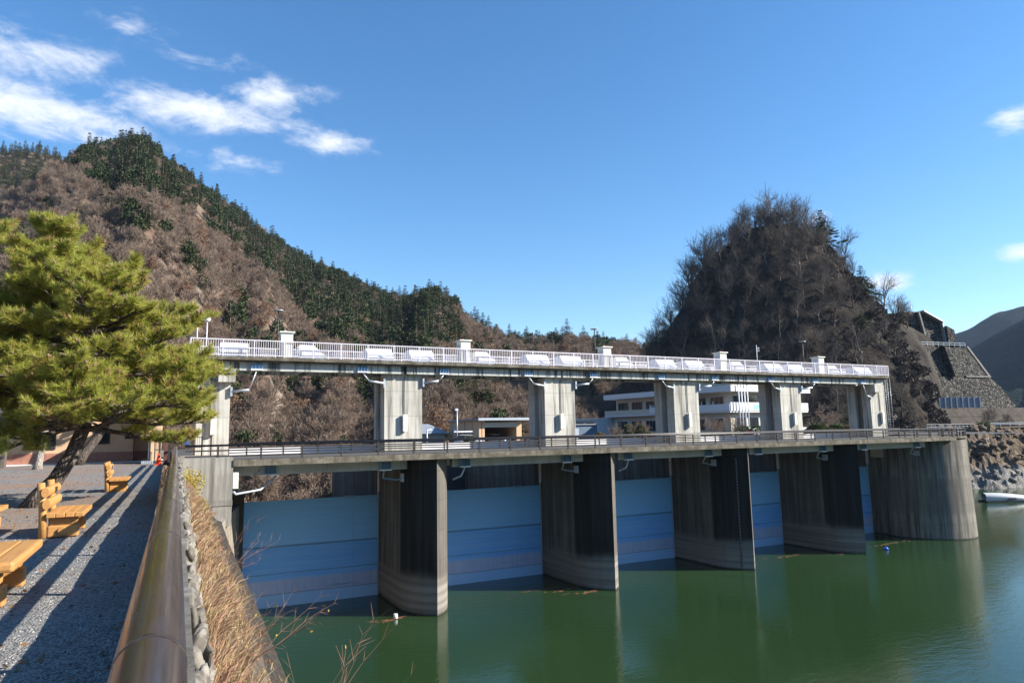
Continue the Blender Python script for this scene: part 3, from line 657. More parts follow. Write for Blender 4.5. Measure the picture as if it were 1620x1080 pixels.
# ---- lower bridge
lb = thing('lower_bridge', (40, 47, 0), 'lower concrete road bridge with mossy slab edge above the blue gates', 'bridge')
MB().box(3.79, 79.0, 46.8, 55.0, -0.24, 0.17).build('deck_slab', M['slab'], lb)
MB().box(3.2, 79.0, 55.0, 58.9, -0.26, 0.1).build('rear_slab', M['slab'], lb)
MB().box(3.9, 78.9, 47.5, 54.7, 0.171, 0.178).build('road_surface', M['asphalt'], lb)
for i in range(5):
    x0 = PC[i] + (1.76 if i else 0.9); x1 = PC[i + 1] - 1.76
    MB().box(x0, x1, 48.55, 49.05, -0.93, -0.26).build('girder', M['girder_low'], lb)
    MB().box(x0, x1, 51.4, 51.9, -0.93, -0.26).build('girder', M['girder_low'], lb)
    MB().box(x0, x1, 54.2, 54.7, -0.93, -0.26).build('girder', M['girder_low'], lb)
    for xx in (x0 + 2.6, (x0 + x1) / 2 + 0.7, x1 - 2.2):
        MB().box(xx - 0.12, xx + 0.12, 49.05, 54.2, -0.85, -0.26).build('cross_beam', M['girder'], lb)
def bridge_rail(name, y, x0, x1, sp, label, zb, base_y=0, first=None):
    r = thing(name, (x0, y, zb), label, 'railing', 'dark railings of the lower bridge')
    b = MB(); b.tube([(x0, y, zb + 0.90), (x1, y, zb + 0.90)], 0.07, 10); b.build('top_rail', M['brown'], r)
    for zz in (0.58, 0.24): MB().box(x0, x1, y - 0.03, y + 0.03, zb + zz - 0.045, zb + zz + 0.045).build('lower_rail', M['brown'], r)
    x = first if first else x0
    while x <= x1 + 0.01:
        MB().box(x - 0.055, x + 0.055, y - 0.09, y - 0.032, zb - 0.14, zb + 0.9).build('post', M['brown'], r); x += sp
    return r
bridge_rail('bridge_railing', 47.0, 1.0, 79.6, 2.555, 'dark brown three-bar railing along the lake side of the lower bridge', 0.19, first=2.87)
bridge_rail('bridge_railing', 53.7, 4.0, 79.4, 2.555, 'dark brown railing on the inner side of the lower bridge road', 0.23, first=5.2)
pw = tag(MB().box(4.4, 79.0, 58.6, 58.9, 0.1, 0.78).build('white_parapet', M['white']), 'low white parapet strip behind the columns of the lower bridge', 'parapet')

# ---- upper walkway
ub = thing('upper_walkway', (40, 54, 7), 'high concrete walkway deck on columns crossing the whole dam', 'bridge')
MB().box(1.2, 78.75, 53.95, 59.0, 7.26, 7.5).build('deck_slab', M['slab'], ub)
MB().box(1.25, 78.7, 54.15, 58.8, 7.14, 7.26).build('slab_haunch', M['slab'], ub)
cuts = [3.35] + [c for c in PC[1:5]] + [76.6, 78.4]
for i in range(len(cuts) - 1):
    a, e = cuts[i] + 0.12, cuts[i + 1] - 0.12
    for yy in (54.5, 58.0): MB().box(a, e, yy, yy + 0.45, 6.52, 7.14).build('girder', M['girder'], ub)
    k = 0
    while a + 2.2 + k * 3.6 < e - 1: 
        MB().box(a + 2.2 + k * 3.6 - 0.1, a + 2.2 + k * 3.6 + 0.1, 54.95, 58.0, 6.6, 7.14).build('cross_beam', M['girder'], ub); k += 1
def walkway_rail(y, label, ends):
    r = thing('walkway_railing', (1.2, y, 7.5), label, 'railing', 'white barred railings of the upper walkway')
    MB().box(1.2, 78.72, y - 0.035, y + 0.035, 8.72, 8.79).build('top_rail', M['lilac'], r)
    MB().box(1.2, 78.72, y - 0.025, y + 0.025, 7.6, 7.66).build('bottom_rail', M['lilac'], r)
    x = 1.24
    while x < 78.72:
        MB().box(x - 0.04, x + 0.04, y - 0.045, y + 0.045, 7.5, 8.74).build('post', M['lilac'], r); x += 2.152
    b = MB(); x = 1.4
    while x < 78.7: b.box(x - 0.016, x + 0.016, y - 0.012, y + 0.012, 7.66, 8.72); x += 0.1654
    tag(b.build('baluster', M['lilac'], r), kind='stuff')
    if ends:
        for xe in (1.2, 78.72):
            b = MB(); yy = y + 0.15
            while yy < 58.8: b.box(xe - 0.012, xe + 0.012, yy - 0.016, yy + 0.016, 7.66, 8.72); yy += 0.165
            tag(b.build('end_bars', M['lilac'], r), kind='stuff')
            MB().box(xe - 0.03, xe + 0.03, y, 58.8, 8.72, 8.79).build('end_rail', M['lilac'], r)
    return r
walkway_rail(54.0, 'white barred railing on the lake side edge of the high walkway', True)
walkway_rail(58.85, 'white barred railing on the downstream edge of the high walkway behind the white covers', False)
pipe_r = thing('white_pipe_run', (40, 57.0, 8.2), 'white pipe on short legs running behind the slanted covers of the high walkway', 'pipe')
b = MB(); b.tube([(1.5, 56.8, 8.16), (78.3, 56.8, 8.16)], 0.045, 6); b.build('pipe', M['white'], pipe_r)
for k in range(26): MB().box(2.0 + k * 3 - 0.03, 2.0 + k * 3 + 0.03, 56.78, 56.82, 7.5, 8.14).build('support_leg', M['white'], pipe_r)

# slanted hoist covers
BX = [(3.2, 5.17, 'F'), (8.9, 10.9, 'S'), (14.3, 16.43, 'C'), (17.96, 20.03, 'C'), (23.84, 25.8, 'S'), (29.1, 31.36, 'C'), (32.75, 34.95, 'C'), (38.75, 40.9, 'S'), (44.0, 46.25, 'C'), (47.8, 50.05, 'C'), (53.76, 55.95, 'S'), (59.1, 61.54, 'C'), (62.6, 65.0, 'C'), (68.75, 70.9, 'S'), (73.9, 76.6, 'C')]
PL = ['nearest', 'second', 'third', 'fourth']
def cover_label(i, k):
    base = {'F': 'flat white box cover at the promenade end of the high walkway', 'S': 'white cover with steep sloping right end', 'C': 'white wedge cover with slanted front'}[k]
    if k == 'F': return base
    cab = ['the first white cabinet from the promenade', 'the second white cabinet', 'the third white cabinet', 'the fourth white cabinet', 'the farthest white cabinet']
    if k == 'S': return base + ' just beyond ' + cab[[1, 4, 7, 10, 13].index(i)]
    j = [2, 3, 5, 6, 8, 9, 11, 12].index(i) if i != 14 else 8
    if j == 8: return base + ' at the far end of the high walkway'
    return base + (' left' if j % 2 == 0 else ' right') + ' above the ' + PL[j // 2] + ' column'
for i, (x0, x1, k) in enumerate(BX):
    t = thing('hoist_cover', ((x0 + x1) / 2, 54.8, 7.5), cover_label(i, k), 'cover', 'white hoist covers on the walkway')
    if k == 'F': MB().box(x0, x1, 54.55, 55.5, 7.85, 8.58).build('shell', M['white'], t, 0.02)
    elif k == 'S':
        w = x1 - x0; p = [(x0, 7.8), (x1, 7.8), (x1 - w * 0.46, 8.62), (x0, 8.62)]
        b = MB(); vs_ = [(q[0], 54.55, q[1]) for q in p] + [(q[0], 56.0, q[1]) for q in p]
        b.add(vs_, [(0, 1, 2, 3), (7, 6, 5, 4), (0, 4, 5, 1), (1, 5, 6, 2), (2, 6, 7, 3), (3, 7, 4, 0)]); b.build('shell', M['white'], t, 0.015)
    else:
        MB().xprism([(54.5, 7.8), (56.2, 7.8), (56.2, 8.62), (55.15, 8.62)], x0, x1).build('shell', M['white'], t, 0.015)
    MB().box(x0 + 0.08, x1 - 0.08, 54.62, 55.4, 7.5, 7.8).build('plinth', M['galv'], t)
CB = [(7.46, 8.34), (22.28, 23.18), (37.0, 37.9), (51.75, 52.65), (66.7, 67.6)]
CL = ['white cabinet pillar with capped top nearest the promenade', 'second capped white cabinet pillar from the promenade', 'capped white cabinet pillar in the middle of the high walkway', 'capped white cabinet pillar just left of the dark knoll centre', 'farthest capped white cabinet pillar on the high walkway']
for i, (x0, x1) in enumerate(CB):
    t = thing('cabinet', ((x0 + x1) / 2, 54.6, 7.5), CL[i], 'cabinet', 'capped cabinets on the walkway')
    MB().box(x0, x1, 54.12, 55.1, 7.5, 9.45).build('body', M['ivory'], t, 0.015)
    MB().box(x0 - 0.13, x1 + 0.13, 54.0, 55.22, 9.45, 9.56).build('cap', M['ivory'], t, 0.02)
    MB().box(x0 - 0.008, x0, 54.3, 54.92, 7.7, 9.2).build('door', M['galv'], t)
    b = MB(); b.tube([((x0 + x1) / 2 - 0.1, 54.5, 9.56), ((x0 + x1) / 2 - 0.1, 54.5, 9.68)], 0.07, 8); b.build('beacon', M['red'] if i else M['white'], t)
# fixtures on the column fronts
FX = [(2.95, 'first'), (17.5, 'nearest'), (32.56, 'second'), (47.8, 'third'), (63.0, 'fourth'), (78.1, 'far end')]
for x, nm in FX:
    t = thing('column_light', (x, 54.9, 2.4), 'long white light box on the %s column of the high walkway' % (nm if nm not in ('first', 'far end') else {'first': 'promenade end', 'far end': 'far end'}[nm]), 'light', 'light boxes on the columns')
    MB().box(x - 0.19, x + 0.19, 54.66, 54.92, 1.78, 3.18).build('housing', M['ivory'], t, 0.03)
    MB().box(x - 0.13, x + 0.13, 54.92, 55.0, 2.0, 2.2).build('bracket', M['galv'], t); MB().box(x - 0.13, x + 0.13, 54.92, 55.0, 2.8, 3.0).build('bracket', M['galv'], t)
# blue bracket plates with damper arms
def bracket(x, yf, zt, zb, side, zarm, xp, label, grp):
    t = thing('girder_bracket', (x, yf, zb), label, 'bracket', grp)
    for k in (-1, 0, 1):
        p = MB().box(x + k * 0.25 - 0.105, x + k * 0.25 + 0.105, yf - 0.05, yf - 0.003, zb + 0.1, zt).build('plate', M['blueplate'], t)
        MB().box(x + k * 0.25 - 0.12, x + k * 0.25 - 0.098, yf - 0.2, yf - 0.051, zb + 0.1, zt).build('rib', M['blueplate'], t)
    MB().box(x + 0.375 - 0.012, x + 0.375 + 0.012, yf - 0.2, yf - 0.004, zb + 0.1, zt).build('rib', M['blueplate'], t)
    MB().box(x - 0.42, x + 0.42, yf - 0.26, yf - 0.003, zb, zb + 0.1).build('base_flange', M['white'], t)
    if side:
        xm = x + (xp - x) * 0.45
        d = MB(); d.tube([(x, yf - 0.12, zb), (x + (xp - x) * 0.28, yf - 0.1, zarm + 0.12)], 0.05, 6); d.build('hanger', M['galv'], t)
        d = MB(); d.tube([(x + (xp - x) * 0.28, yf - 0.1, zarm + 0.12), (xp - (xp - x) * 0.06, yf + 0.35, zarm)], 0.095, 8); d.build('damper_arm', M['galv'], t)
        MB().box(min(xp, xp - side * 0.14), max(xp, xp - side * 0.14), yf + 0.28, yf + 0.5, zarm - 0.35, zarm + 0.35).build('wall_plate', M['galv'], t)
nb = ['promenade end', 'nearest', 'second', 'third', 'fourth', 'far end']
for i in range(5):
    xl = PC[i] + (1.62 if i else 1.15); xr = PC[i + 1] - (1.62 if i < 4 else 1.45)
    bracket(xl + 1.75, 54.5, 7.06, 6.54, -1, 5.85 if i else 4.95, xl, 'blue ribbed bracket with pale damper arm right of the %s column, high walkway' % nb[i], 'brackets under the high walkway')
    bracket(xr - 2.0, 54.5, 7.06, 6.54, 1, 5.75 if i < 4 else 5.0, xr, 'blue ribbed bracket with pale damper arm left of the %s column, high walkway' % nb[i + 1], 'brackets under the high walkway')
    bracket(PC[i] + (2.75 if i else 3.3), 48.55, -0.38, -0.98, 0, 0, 0, 'blue ribbed bracket on the lower bridge girder just right of the %s pier' % (nb[i] if i else 'streaked abutment, first'), 'brackets under the lower bridge')
    bracket(PC[i + 1] - 3.4, 48.55, -0.38, -0.98, 0, 0, 0, 'blue ribbed bracket on the lower bridge girder left of the %s pier' % (nb[i + 1] if i < 4 else 'round tower side'), 'brackets under the lower bridge')
    # damper pipes hanging under the lower girders
    t = thing('hanging_pipe', (PC[i + 1] - 2.6, 49.6, -1.6), 'pale bent pipe arm below the lower bridge beside the %s pier' % (nb[i + 1] if i < 4 else 'round tower'), 'pipe', 'pipe arms under the lower bridge')
    x = PC[i + 1] - 3.4
    d = MB(); d.tube([(x, 48.9, -0.98), (x + 0.1, 49.4, -1.55), (x + 1.2, 49.6, -1.75), (x + 1.62, 49.6, -1.6)], 0.06, 7); d.build('arm', M['galv'] if i != 0 else M['blueplate'], t)
    MB().box(PC[i + 1] - 1.86, PC[i + 1] - 1.752, 49.3, 49.9, -1.9, -1.3).build('wall_plate', M['galv'], t)
for i in (1, 2):
    x = PC[i] + 2.75
    t = thing('hanging_pipe', (x, 48.5, -1.2), 'pale bent pipe arm in front of the lower bridge right of the %s pier' % nb[i], 'pipe', 'pipe arms under the lower bridge')
    d = MB(); d.tube([(x, 48.45, -0.98), (x - 0.35, 48.4, -1.6), (x - 0.95, 48.6, -1.85)], 0.07, 7); d.build('arm', M['galv'], t)
# abutment light box, chain and pipe
t = thing('wall_box', (4.05, 46.9, -1.2), 'tall white box on the corner of the streaked abutment', 'box')
MB().box(3.79, 4.12, 46.9, 47.25, -1.62, -0.62).build('housing', M['ivory'], t, 0.02)
t = thing('hanging_pipe', (4.6, 47.2, -2), 'pale pipe arm reaching right from the abutment foot', 'pipe', 'pipe arms under the lower bridge')
d = MB(); d.tube([(3.85, 47.0, -1.8), (4.0, 47.2, -1.98), (5.6, 48.2, -1.85), (6.6, 48.5, -1.0)], 0.075, 8); d.build('arm', M['galv'], t)
for j, (xa, xb) in enumerate(((3.95, 5.5), (4.0, 6.1))):
    t = thing('chain', (xa, 47.3, -2), 'dark drooping chain beside the abutment, %s of the two' % ('upper' if j == 0 else 'lower'), 'chain', 'chains by the abutment')
    for k in range(16):
        s_ = k / 15; x = xa + (xb - xa) * s_; z = -1.45 - 0.35 * j + 1.0 * s_ - 0.3 * math.sin(math.pi * s_)
        b = MB(); rr = 0.075
        for q in range(8):
            a1, a2 = 2 * math.pi * q / 8, 2 * math.pi * (q + 1) / 8
            o1 = Vector((rr * math.cos(a1), 0, rr * 0.6 * math.sin(a1))); o2 = Vector((rr * math.cos(a2), 0, rr * 0.6 * math.sin(a2)))
            if k % 2: o1 = Vector((o1.x, o1.z, 0)); o2 = Vector((o2.x, o2.z, 0))
            b.bar(Vector((x, 47.6, z)) + o1, Vector((x, 47.6, z)) + o2, 0.03, 0.03)
        b.build('chain_link', M['darksteel'], t)
# lamp posts on the high walkway
LP = [(7.62, 57.2, 11.65, 'flat', 'dark lamp post with flat head behind the cabinet nearest the promenade'), (38.1, 57.2, 11.7, 'flat', 'dark lamp post with flat head behind the middle cabinet'), (67.9, 57.2, 11.7, 'flat', 'dark lamp post with flat head near the farthest cabinet'),
      (2.35, 56.3, 10.3, 'globe', 'short white post topped with a round white globe'), (1.68, 56.3, 10.45, 'rod', 'thin pale rod beside the globe post at the walkway end'), (60.3, 57.2, 11.0, 'ant', 'thin mast with small aerial on the high walkway before the dark knoll'), (77.5, 56.5, 10.6, 'cam', 'thin post with small camera head at the far end of the high walkway')]
for x, y, z, k, lbl in LP:
    t = thing('lamp_post' if k in ('flat', 'globe') else 'mast', (x, y, 7.5), lbl, 'lamp post' if k in ('flat', 'globe') else 'mast')
    d = MB(); d.tube([(x, y, 7.5), (x, y, z)], 0.055 if k == 'flat' else 0.035, 7); d.build('pole', M['darksteel'] if k in ('flat', 'cam') else M['white'], t)
    if k == 'flat':
        d = MB(); d.tube([(x, y, z), (x, y, z + 0.05), (x, y, z + 0.09)], [0.40, 0.42, 0.05], 16); d.build('lamp_head', M['galv'], t)
    if k == 'globe':
        bm_ = [(0.02, 0)] + [(0.24 * math.sin(math.pi * q / 8), 0.24 - 0.24 * math.cos(math.pi * q / 8)) for q in range(1, 8)] + [(0.02, 0.48)]
        d = MB(); d.tube([(x, y, z + h_) for r_, h_ in bm_], [r_ for r_, h_ in bm_], 14); d.build('globe', M['white'], t)
    if k == 'ant':
        for q in range(3): MB().bar((x, y, 10.3 + q * 0.2), (x + 0.45, y, 10.3 + q * 0.2), 0.04, 0.04).build('aerial_rod', M['galv'], t)
    if k == 'cam': MB().box(x - 0.2, x + 0.12, y - 0.12, y + 0.12, z, z + 0.22).build('camera_head', M['darksteel'], t)
# floats and drift litter on the lake
fl = tag(MB().tube([(14.72, 48.05, ZW - 0.05), (14.72, 48.05, ZW + 0.32)], [0.16, 0.14], 10).build('white_float', M['white']), 'small white float among driftwood at the nearest pier foot', 'float')
tag(MB().tube([(66.5, 47.6, ZW - 0.05), (66.5, 47.6, ZW + 0.1), (66.5, 47.6, ZW + 0.3)], [0.1, 0.28, 0.12], 10).build('blue_float', plain('blue_float_plastic', (0.03, 0.12, 0.6), 0.4)), 'small blue float on the water left of the round tower', 'float')
b = MB(); r = random.Random(5)
for cx, cy, w, n in ((14.6, 48.0, 1.6, 120), (31.0, 47.9, 2.0, 90), (61.0, 48.6, 1.2, 60), (29.5, 49.5, 2.6, 60), (28.5, 50.5, 3.5, 50), (56.5, 50.5, 4, 60), (70.0, 49.8, 4, 50)):
    for _ in range(n):
        a = r.gauss(0, 0.5); x = cx + a * w; y = cy + r.gauss(0, 0.16) + 0.25 * math.sin(a * 3) - 0.10 * a * w * 0.2; ln = r.uniform(0.03, 0.32); q = r.uniform(-0.35, 0.35)
        b.bar((x, y, ZW + 0.015), (x + ln * math.cos(q), y + ln * math.sin(q), ZW + 0.02), 0.018, 0.016)
tag(b.build('drift_litter', plain('wet_orange_driftwood', (0.17, 0.075, 0.035), 0.7, 0.4, 0, 0.5, 1.5)), kind='stuff')

# ================================================================== HILLS
AZ = [-60, -40, -25, -11.1, -9.1, -7.5, -6.2, -4.6, -3.15, -1.6, 0.66, 2.5, 5.4, 7.9, 10.4, 13.5, 15.6, 17.7, 20.3, 21.9, 23.5, 26.2, 28.3, 31.5, 34.2, 36.8, 39.8, 45, 52]
EL = [0.20, 0.22, 0.25, 0.296, 0.332, 0.359, 0.383, 0.398, 0.407, 0.395, 0.371, 0.350, 0.315, 0.284, 0.259, 0.2335, 0.2156, 0.2087, 0.2111, 0.1996, 0.171, 0.154, 0.1505, 0.1556, 0.1474, 0.141, 0.125, 0.10, 0.08]
RR = [330, 360, 400, 420, 425, 430, 430, 430, 430, 428, 425, 420, 412, 405, 400, 405, 420, 410, 375, 365, 360, 350, 345, 340, 340, 345, 360, 380, 400]
LOWC = [0.6, 0.6, 0.6, 0.6, 0.45, 0.40, 0.352, 0.341, 0.333, 0.327, 0.311, 0.294, 0.245, 0.205, 0.165, 0.128, 0.10, 0.112, 0.128, 0.135, 0.143, 0.14, 0.13, 0.128, 0.12, 0.115, 0.10, 0.09, 0.07]
def az_of(x, y): return math.degrees(math.atan2(x, y))
def left_z(x, y):
    a = az_of(x, y); r = math.hypot(x, y)
    rr_ = interp(a, AZ, RR); el = interp(a, AZ, EL) - 9.5 / rr_
    zb = interp(a, [-60, -3, 2, 16, 19, 60], [-0.3, -0.3, -15, -15, -0.6, -0.6]); rb = interp(a, [-60, -6, 0, 12, 19, 24, 36, 52], [112, 112, 100, 95, 118, 128, 165, 190])
    zr = 1.6 + el * rr_; s_ = (r - rb) / (rr_ - rb)
    if s_ <= 0: return zb + max(-3, s_ * 40)
    n1 = fbm(x * 0.013, y * 0.013, 1.0, 4); g2 = 1 - abs(fbm(a * 0.16, r * 0.0012, 4.0, 3)) * 2
    if s_ <= 1:
        base = zb + (zr - zb) * (0.55 * s_ + 0.45 * s_ ** 1.5 + 0.10 * math.sin(math.pi * s_))
        return base + (9.0 * n1 + 7.0 * g2 + 2.0 * fbm(x * 0.06, y * 0.06, 2, 3)) * abs(math.sin(math.pi * min(1, s_))) ** 0.8 * min(1, (zr + 20) / 120)
    return zr - (s_ - 1) * (rr_ - rb) * 0.45 + 3 * n1 * min(1, (s_ - 1) * 4)
def polar_terrain(name, azs, ss, rb, rr_, zf, mat):
    v = []
    for s_ in ss:
        for a in azs:
            r = rb(a) + (rr_(a) - rb(a)) * s_; x, y = r * math.sin(math.radians(a)), r * math.cos(math.radians(a)); v.append((x, y, zf(x, y)))
    n = len(azs); f = [(j * n + i, j * n + i + 1, (j + 1) * n + i + 1, (j + 1) * n + i) for j in range(len(ss) - 1) for i in range(n - 1)]
    b = MB(); b.add(v, f, 0, True); return tag(b.build(name, mat), kind='structure')
azs = [-60 + 0.7 * i for i in range(161)]
ss = [-0.06, 0] + [i / 60 for i in range(1, 61)] + [1.05, 1.15, 1.3, 1.6, 2.0]
RBf = lambda a: interp(a, [-60, -6, 0, 12, 19, 24, 36, 52], [112, 112, 100, 95, 118, 128, 165, 190]); RRf = lambda a: interp(a, AZ, RR)
polar_terrain('left_mountain', azs, ss, RBf, RRf, left_z, M['hill'])
# second mountain behind, far left
A2 = [-60, -30, -14, -11.3, -9.6, -9.0, -7.7, -6.7, -4, 0, 6]; E2 = [0.24, 0.30, 0.35, 0.3616, 0.367, 0.3734, 0.3639, 0.3534, 0.33, 0.28, 0.2]
def left2_z(x, y):
    a = az_of(x, y); r = math.hypot(x, y); el = interp(a, A2, E2) - 10 / 700; zr = 1.6 + el * 700; s_ = (r - 400) / 300
    if s_ <= 1: return 60 + (zr - 60) * s_ + (14 * fbm(x * 0.01, y * 0.01, 5, 4) + 8 * fbm(a * 0.4, 2.0, 7, 3)) * math.sin(math.pi * max(0, s_))
    return zr - (s_ - 1) * 130
polar_terrain('second_mountain', [-60 + 1.1 * i for i in range(61)], [i / 24 for i in range(0, 25)] + [1.3, 1.8], lambda a: 400, lambda a: 700, left2_z, M['hill'])
# far mountains beyond the lake on the right
def far_mtn(name, A, E, r0, r1, amp):
    def zf(x, y):
        a = az_of(x, y); r = math.hypot(x, y); zr = 1.6 + interp(a, A, E) * r1; s_ = max(0.0, (r - r0) / (r1 - r0))
        if s_ <= 1: return -12 + (zr + 12) * (0.25 * s_ + 0.75 * s_ ** 1.3) + amp * (fbm(x * 0.004, y * 0.004, 3, 5) + 0.7 * fbm(a * 0.5, r * 0.0004, 9, 3)) * math.sin(math.pi * max(0, s_)) + amp * 0.05 * fbm(x * 0.05, y * 0.05) * (s_ > 0.3)
        return zr - (s_ - 1) * (r1 - r0) * 0.5
    polar_terrain(name, [A[0] + (A[-1] - A[0]) * i / 130 for i in range(131)], [i / 40 for i in range(41)] + [1.2, 1.6], lambda a: r0, lambda a: r1, zf, M['farhill'])
    return zf
FA = far_mtn('far_mountain', [46, 52, 56, 58.2, 59.5, 60.7, 62.2, 64.0, 67, 72, 80, 95], [0.06, 0.082, 0.094, 0.098, 0.108, 0.114, 0.130, 0.136, 0.15, 0.165, 0.15, 0.12], 1250, 2000, 70)
FB = far_mtn('near_dark_mountain', [57, 59, 60.6, 62.1, 63.2, 63.9, 66, 70, 78, 90, 110], [0.02, 0.065, 0.089, 0.104, 0.115, 0.120, 0.14, 0.17, 0.19, 0.17, 0.14], 620, 1150, 40)
# other shores, outside the frame: the valley goes on round the lake
def ring_hill(name, a0, a1, r0, r1, top, seed):
    def zf(x, y):
        a = az_of(x, y) % 360; r = math.hypot(x, y); s_ = (r - r0) / (r1 - r0); t = (top + top * 0.35 * fbm(a * 0.05, seed)) * sstep(a0 - 2, a0 + 14, a) * sstep(a1 + 2, a1 - 14, a)
        return -12 + t * max(0, min(1, s_)) + 8 * fbm(x * 0.01, y * 0.01, seed) * max(0, min(1, s_ * 4)) * (1 if s_ <= 1 else 1)
    polar_terrain(name, [a0 + (a1 - a0) * i / 60 for i in range(61)], [i / 14 for i in range(15)], lambda a: r0, lambda a: r1, zf, M['farhill'])
ring_hill('south_mountain', 108, 300, 420, 900, 170, 3.3)

# ---- right knoll and the terraced shore, in a frame aligned with the view axis (u right, v deep)
KU = [20, 28, 32.4, 36.9, 40.7, 47.2, 51.1, 60.4, 67.7, 74.9, 83.5, 88.3, 93.0, 99.2, 104.1, 108.8, 115.2, 125, 140]
KZ = [0, 4, 11, 17.0, 25.5, 35.5, 43, 53, 57, 59, 56.5, 50, 42, 33.5, 30, 28.0, 24.0, 9, 0]
def knoll_z(u, v):
    zt = interp(u, KU, KZ); vc = 187 + 3 * math.sin(u * 0.1); vb = interp(u, [20, 40, 75, 88, 100, 110, 125], [168, 152, 146, 148, 160, 174, 180])
    if v < vc:
        s_ = max(0, (v - vb) / (vc - vb)); z = 0.2 + (zt - 0.2) * (1 - (1 - s_) ** 1.55)
    else:
        s_ = min(1, (v - vc) / 48); z = zt * (1 - s_ ** 1.6) - 8 * s_
        s_ = 1 - s_
    k = math.sin(math.pi * min(1, max(0, s_)) * 0.5)
    z += 5.0 * math.exp(-((u - 105) / 5.0) ** 2 - ((v - 174.5) / 3.5) ** 2) + 4.5 * math.exp(-((u - 112) / 5) ** 2 - ((v - 174.5) / 3.0) ** 2)
    vst = interp(u, [60, 76, 100, 110, 125, 160], [140, 152, 153, 158, 165, 178])
    if u > 62 and v < vst: return z - 0.6 - (vst - v) * 6
    return z + (3.2 * fbm(u * 0.07, v * 0.07, 6, 4) + 1.3 * fbm(u * 0.3, v * 0.3, 8, 4)) * min(1, k * 1.5) * (0.35 if s_ > 0.93 else 1)
us = [20 + 1.25 * i for i in range(97)]; vv = [140 + 1.5 * i for i in range(64)]
v = [U(u, q, knoll_z(u, q)) for q in vv for u in us]; n = len(us); b = MB()
fs_ = []; ms_ = []
for j in range(len(vv) - 1):
    for i in range(n - 1):
        fs_.append((j * n + i, j * n + i + 1, (j + 1) * n + i + 1, (j + 1) * n + i)); ms_.append(1 if us[i] > 93 and us[i] + 0.9 * (vv[j] - 160) > 96 and vv[j] < 186 else 0)
b.add(v, fs_, 0, True); b.m = ms_
tag(b.build('rocky_knoll_hill', [M['darkrock'], M['netrock']]), kind='structure')
# right shore: rocky slope between the tower and the road
def shore_z(u, v):
    edge = 137 + 1.5 * math.sin(u * 0.25); top = interp(u, [70, 100, 104, 110, 125, 160], [150, 148.5, 149.5, 154, 161, 175])
    s_ = (v - edge) / (top - edge)
    z = -11.6 + 12.0 * s_ if s_ < 1 else 0.4
    k = 1 if s_ < 0.98 else 0
    rid = 1 - abs(fbm(u * 0.22 + v * 0.12, v * 0.30, 3, 4)) * 2.2
    return z + k * (1.7 * fbm(u * 0.3, v * 0.3, 4, 5) + 0.9 * rid + 0.5 * fbm(u * 1.1, v * 1.1, 2, 4)) * min(1, max(0.2, s_ * 5))
us = [76 + 0.55 * i for i in range(160)]; vv = [130 + 0.55 * i for i in range(64)] + [168, 175, 190]
v = [U(u, q, shore_z(u, q)) for q in vv for u in us]; n = len(us); b = MB()
b.add(v, [(j * n + i, j * n + i + 1, (j + 1) * n + i + 1, (j + 1) * n + i) for j in range(len(vv) - 1) for i in range(n - 1)], 0, False)
tag(b.build('rocky_shore_ground', M['shore']), kind='structure')
def uvbox(name, u0, u1, v0, v1, z0, z1, mat, parent=None, slope=0.0, rot=0.0):
    # a wall block: its front leans back by SLOPE metres per metre of height
    b = MB(); h = z1 - z0; p = [U(u0, v0 + rot * 0, z0), U(u1, v0 + rot, z0), U(u1, v1 + rot, z0), U(u0, v1, z0), U(u0, v0 + slope * h, z1), U(u1, v0 + rot + slope * h, z1), U(u1, v1 + rot, z1), U(u0, v1, z1)]
    b.add(p, [(0, 3, 2, 1), (4, 5, 6, 7), (0, 1, 5, 4), (1, 2, 6, 5), (2, 3, 7, 6), (3, 0, 4, 7)]); return b.build(name, mat, parent)
def wallthing(name, label, cat, u, v, z): x, y = uv2w(u, v); return thing(name, (x, y, z), label, cat)
def poly_wall(pts, v0, v1, mat, name, parent=None, lean=0.0, turn=0.0, u0=0):
    # face polygon in (u, z) at depth v0 (+lean*z, +turn*(u-u0)), given thickness to v1
    n = len(pts); b = MB(); zb = min(p[1] for p in pts)
    fr = [U(p[0], v0 + lean * (p[1] - zb) + turn * (p[0] - u0), p[1]) for p in pts]; bk = [U(p[0], v1 + lean * (p[1] - zb) + turn * (p[0] - u0), p[1]) for p in pts]
    b.add(fr + bk, [tuple(range(n)), tuple(2 * n - 1 - i for i in range(n))] + [(i, n + i, n + (i + 1) % n, (i + 1) % n) for i in range(n)]); return b.build(name, mat, parent)
t = wallthing('terrace_wall', 'big sloping rubble stone retaining wall in tiers below the road on the right slope', 'retaining wall', 118, 178, 6)
poly_wall([(103, 2), (133.5, 2), (131.8, 6.4), (128.7, 11.2), (126.0, 13.6), (103.5, 13.6)], 174.5, 184, M['stonewall'], 'lower_tier', t, 0.28, 0.34, 118)
poly_wall([(104.5, 13.75), (125.8, 13.75), (121.6, 21.6), (106.5, 21.6)], 178.2, 186, M['stonewall'], 'upper_tier', t, 0.28, 0.34, 118)
poly_wall([(118, 13.5), (126.2, 13.5), (126.2, 13.95), (118, 13.95)], 177.4, 179, M['wallconc'], 'ledge', t, 0, 0.34, 118)
poly_wall([(126.3, 13.6), (127.0, 13.6), (122.3, 22.0), (121.6, 22.0)], 178.0, 187, M['wallconc'], 'edge_kerb', t, 0.28, 0.34, 118)
poly_wall([(113.6, 13.8), (114.6, 13.8), (113.6, 21.7), (112.4, 21.7)], 176.6, 184, M['stonewall'], 'buttress', t, 0.22, 0.34, 118)
poly_wall([(105.8, 13.7), (106.3, 13.7), (104.6, 21.5), (104.1, 21.5)], 177.6, 184, M['wallconc'], 'drain_channel', t, 0.28, 0.34, 118)
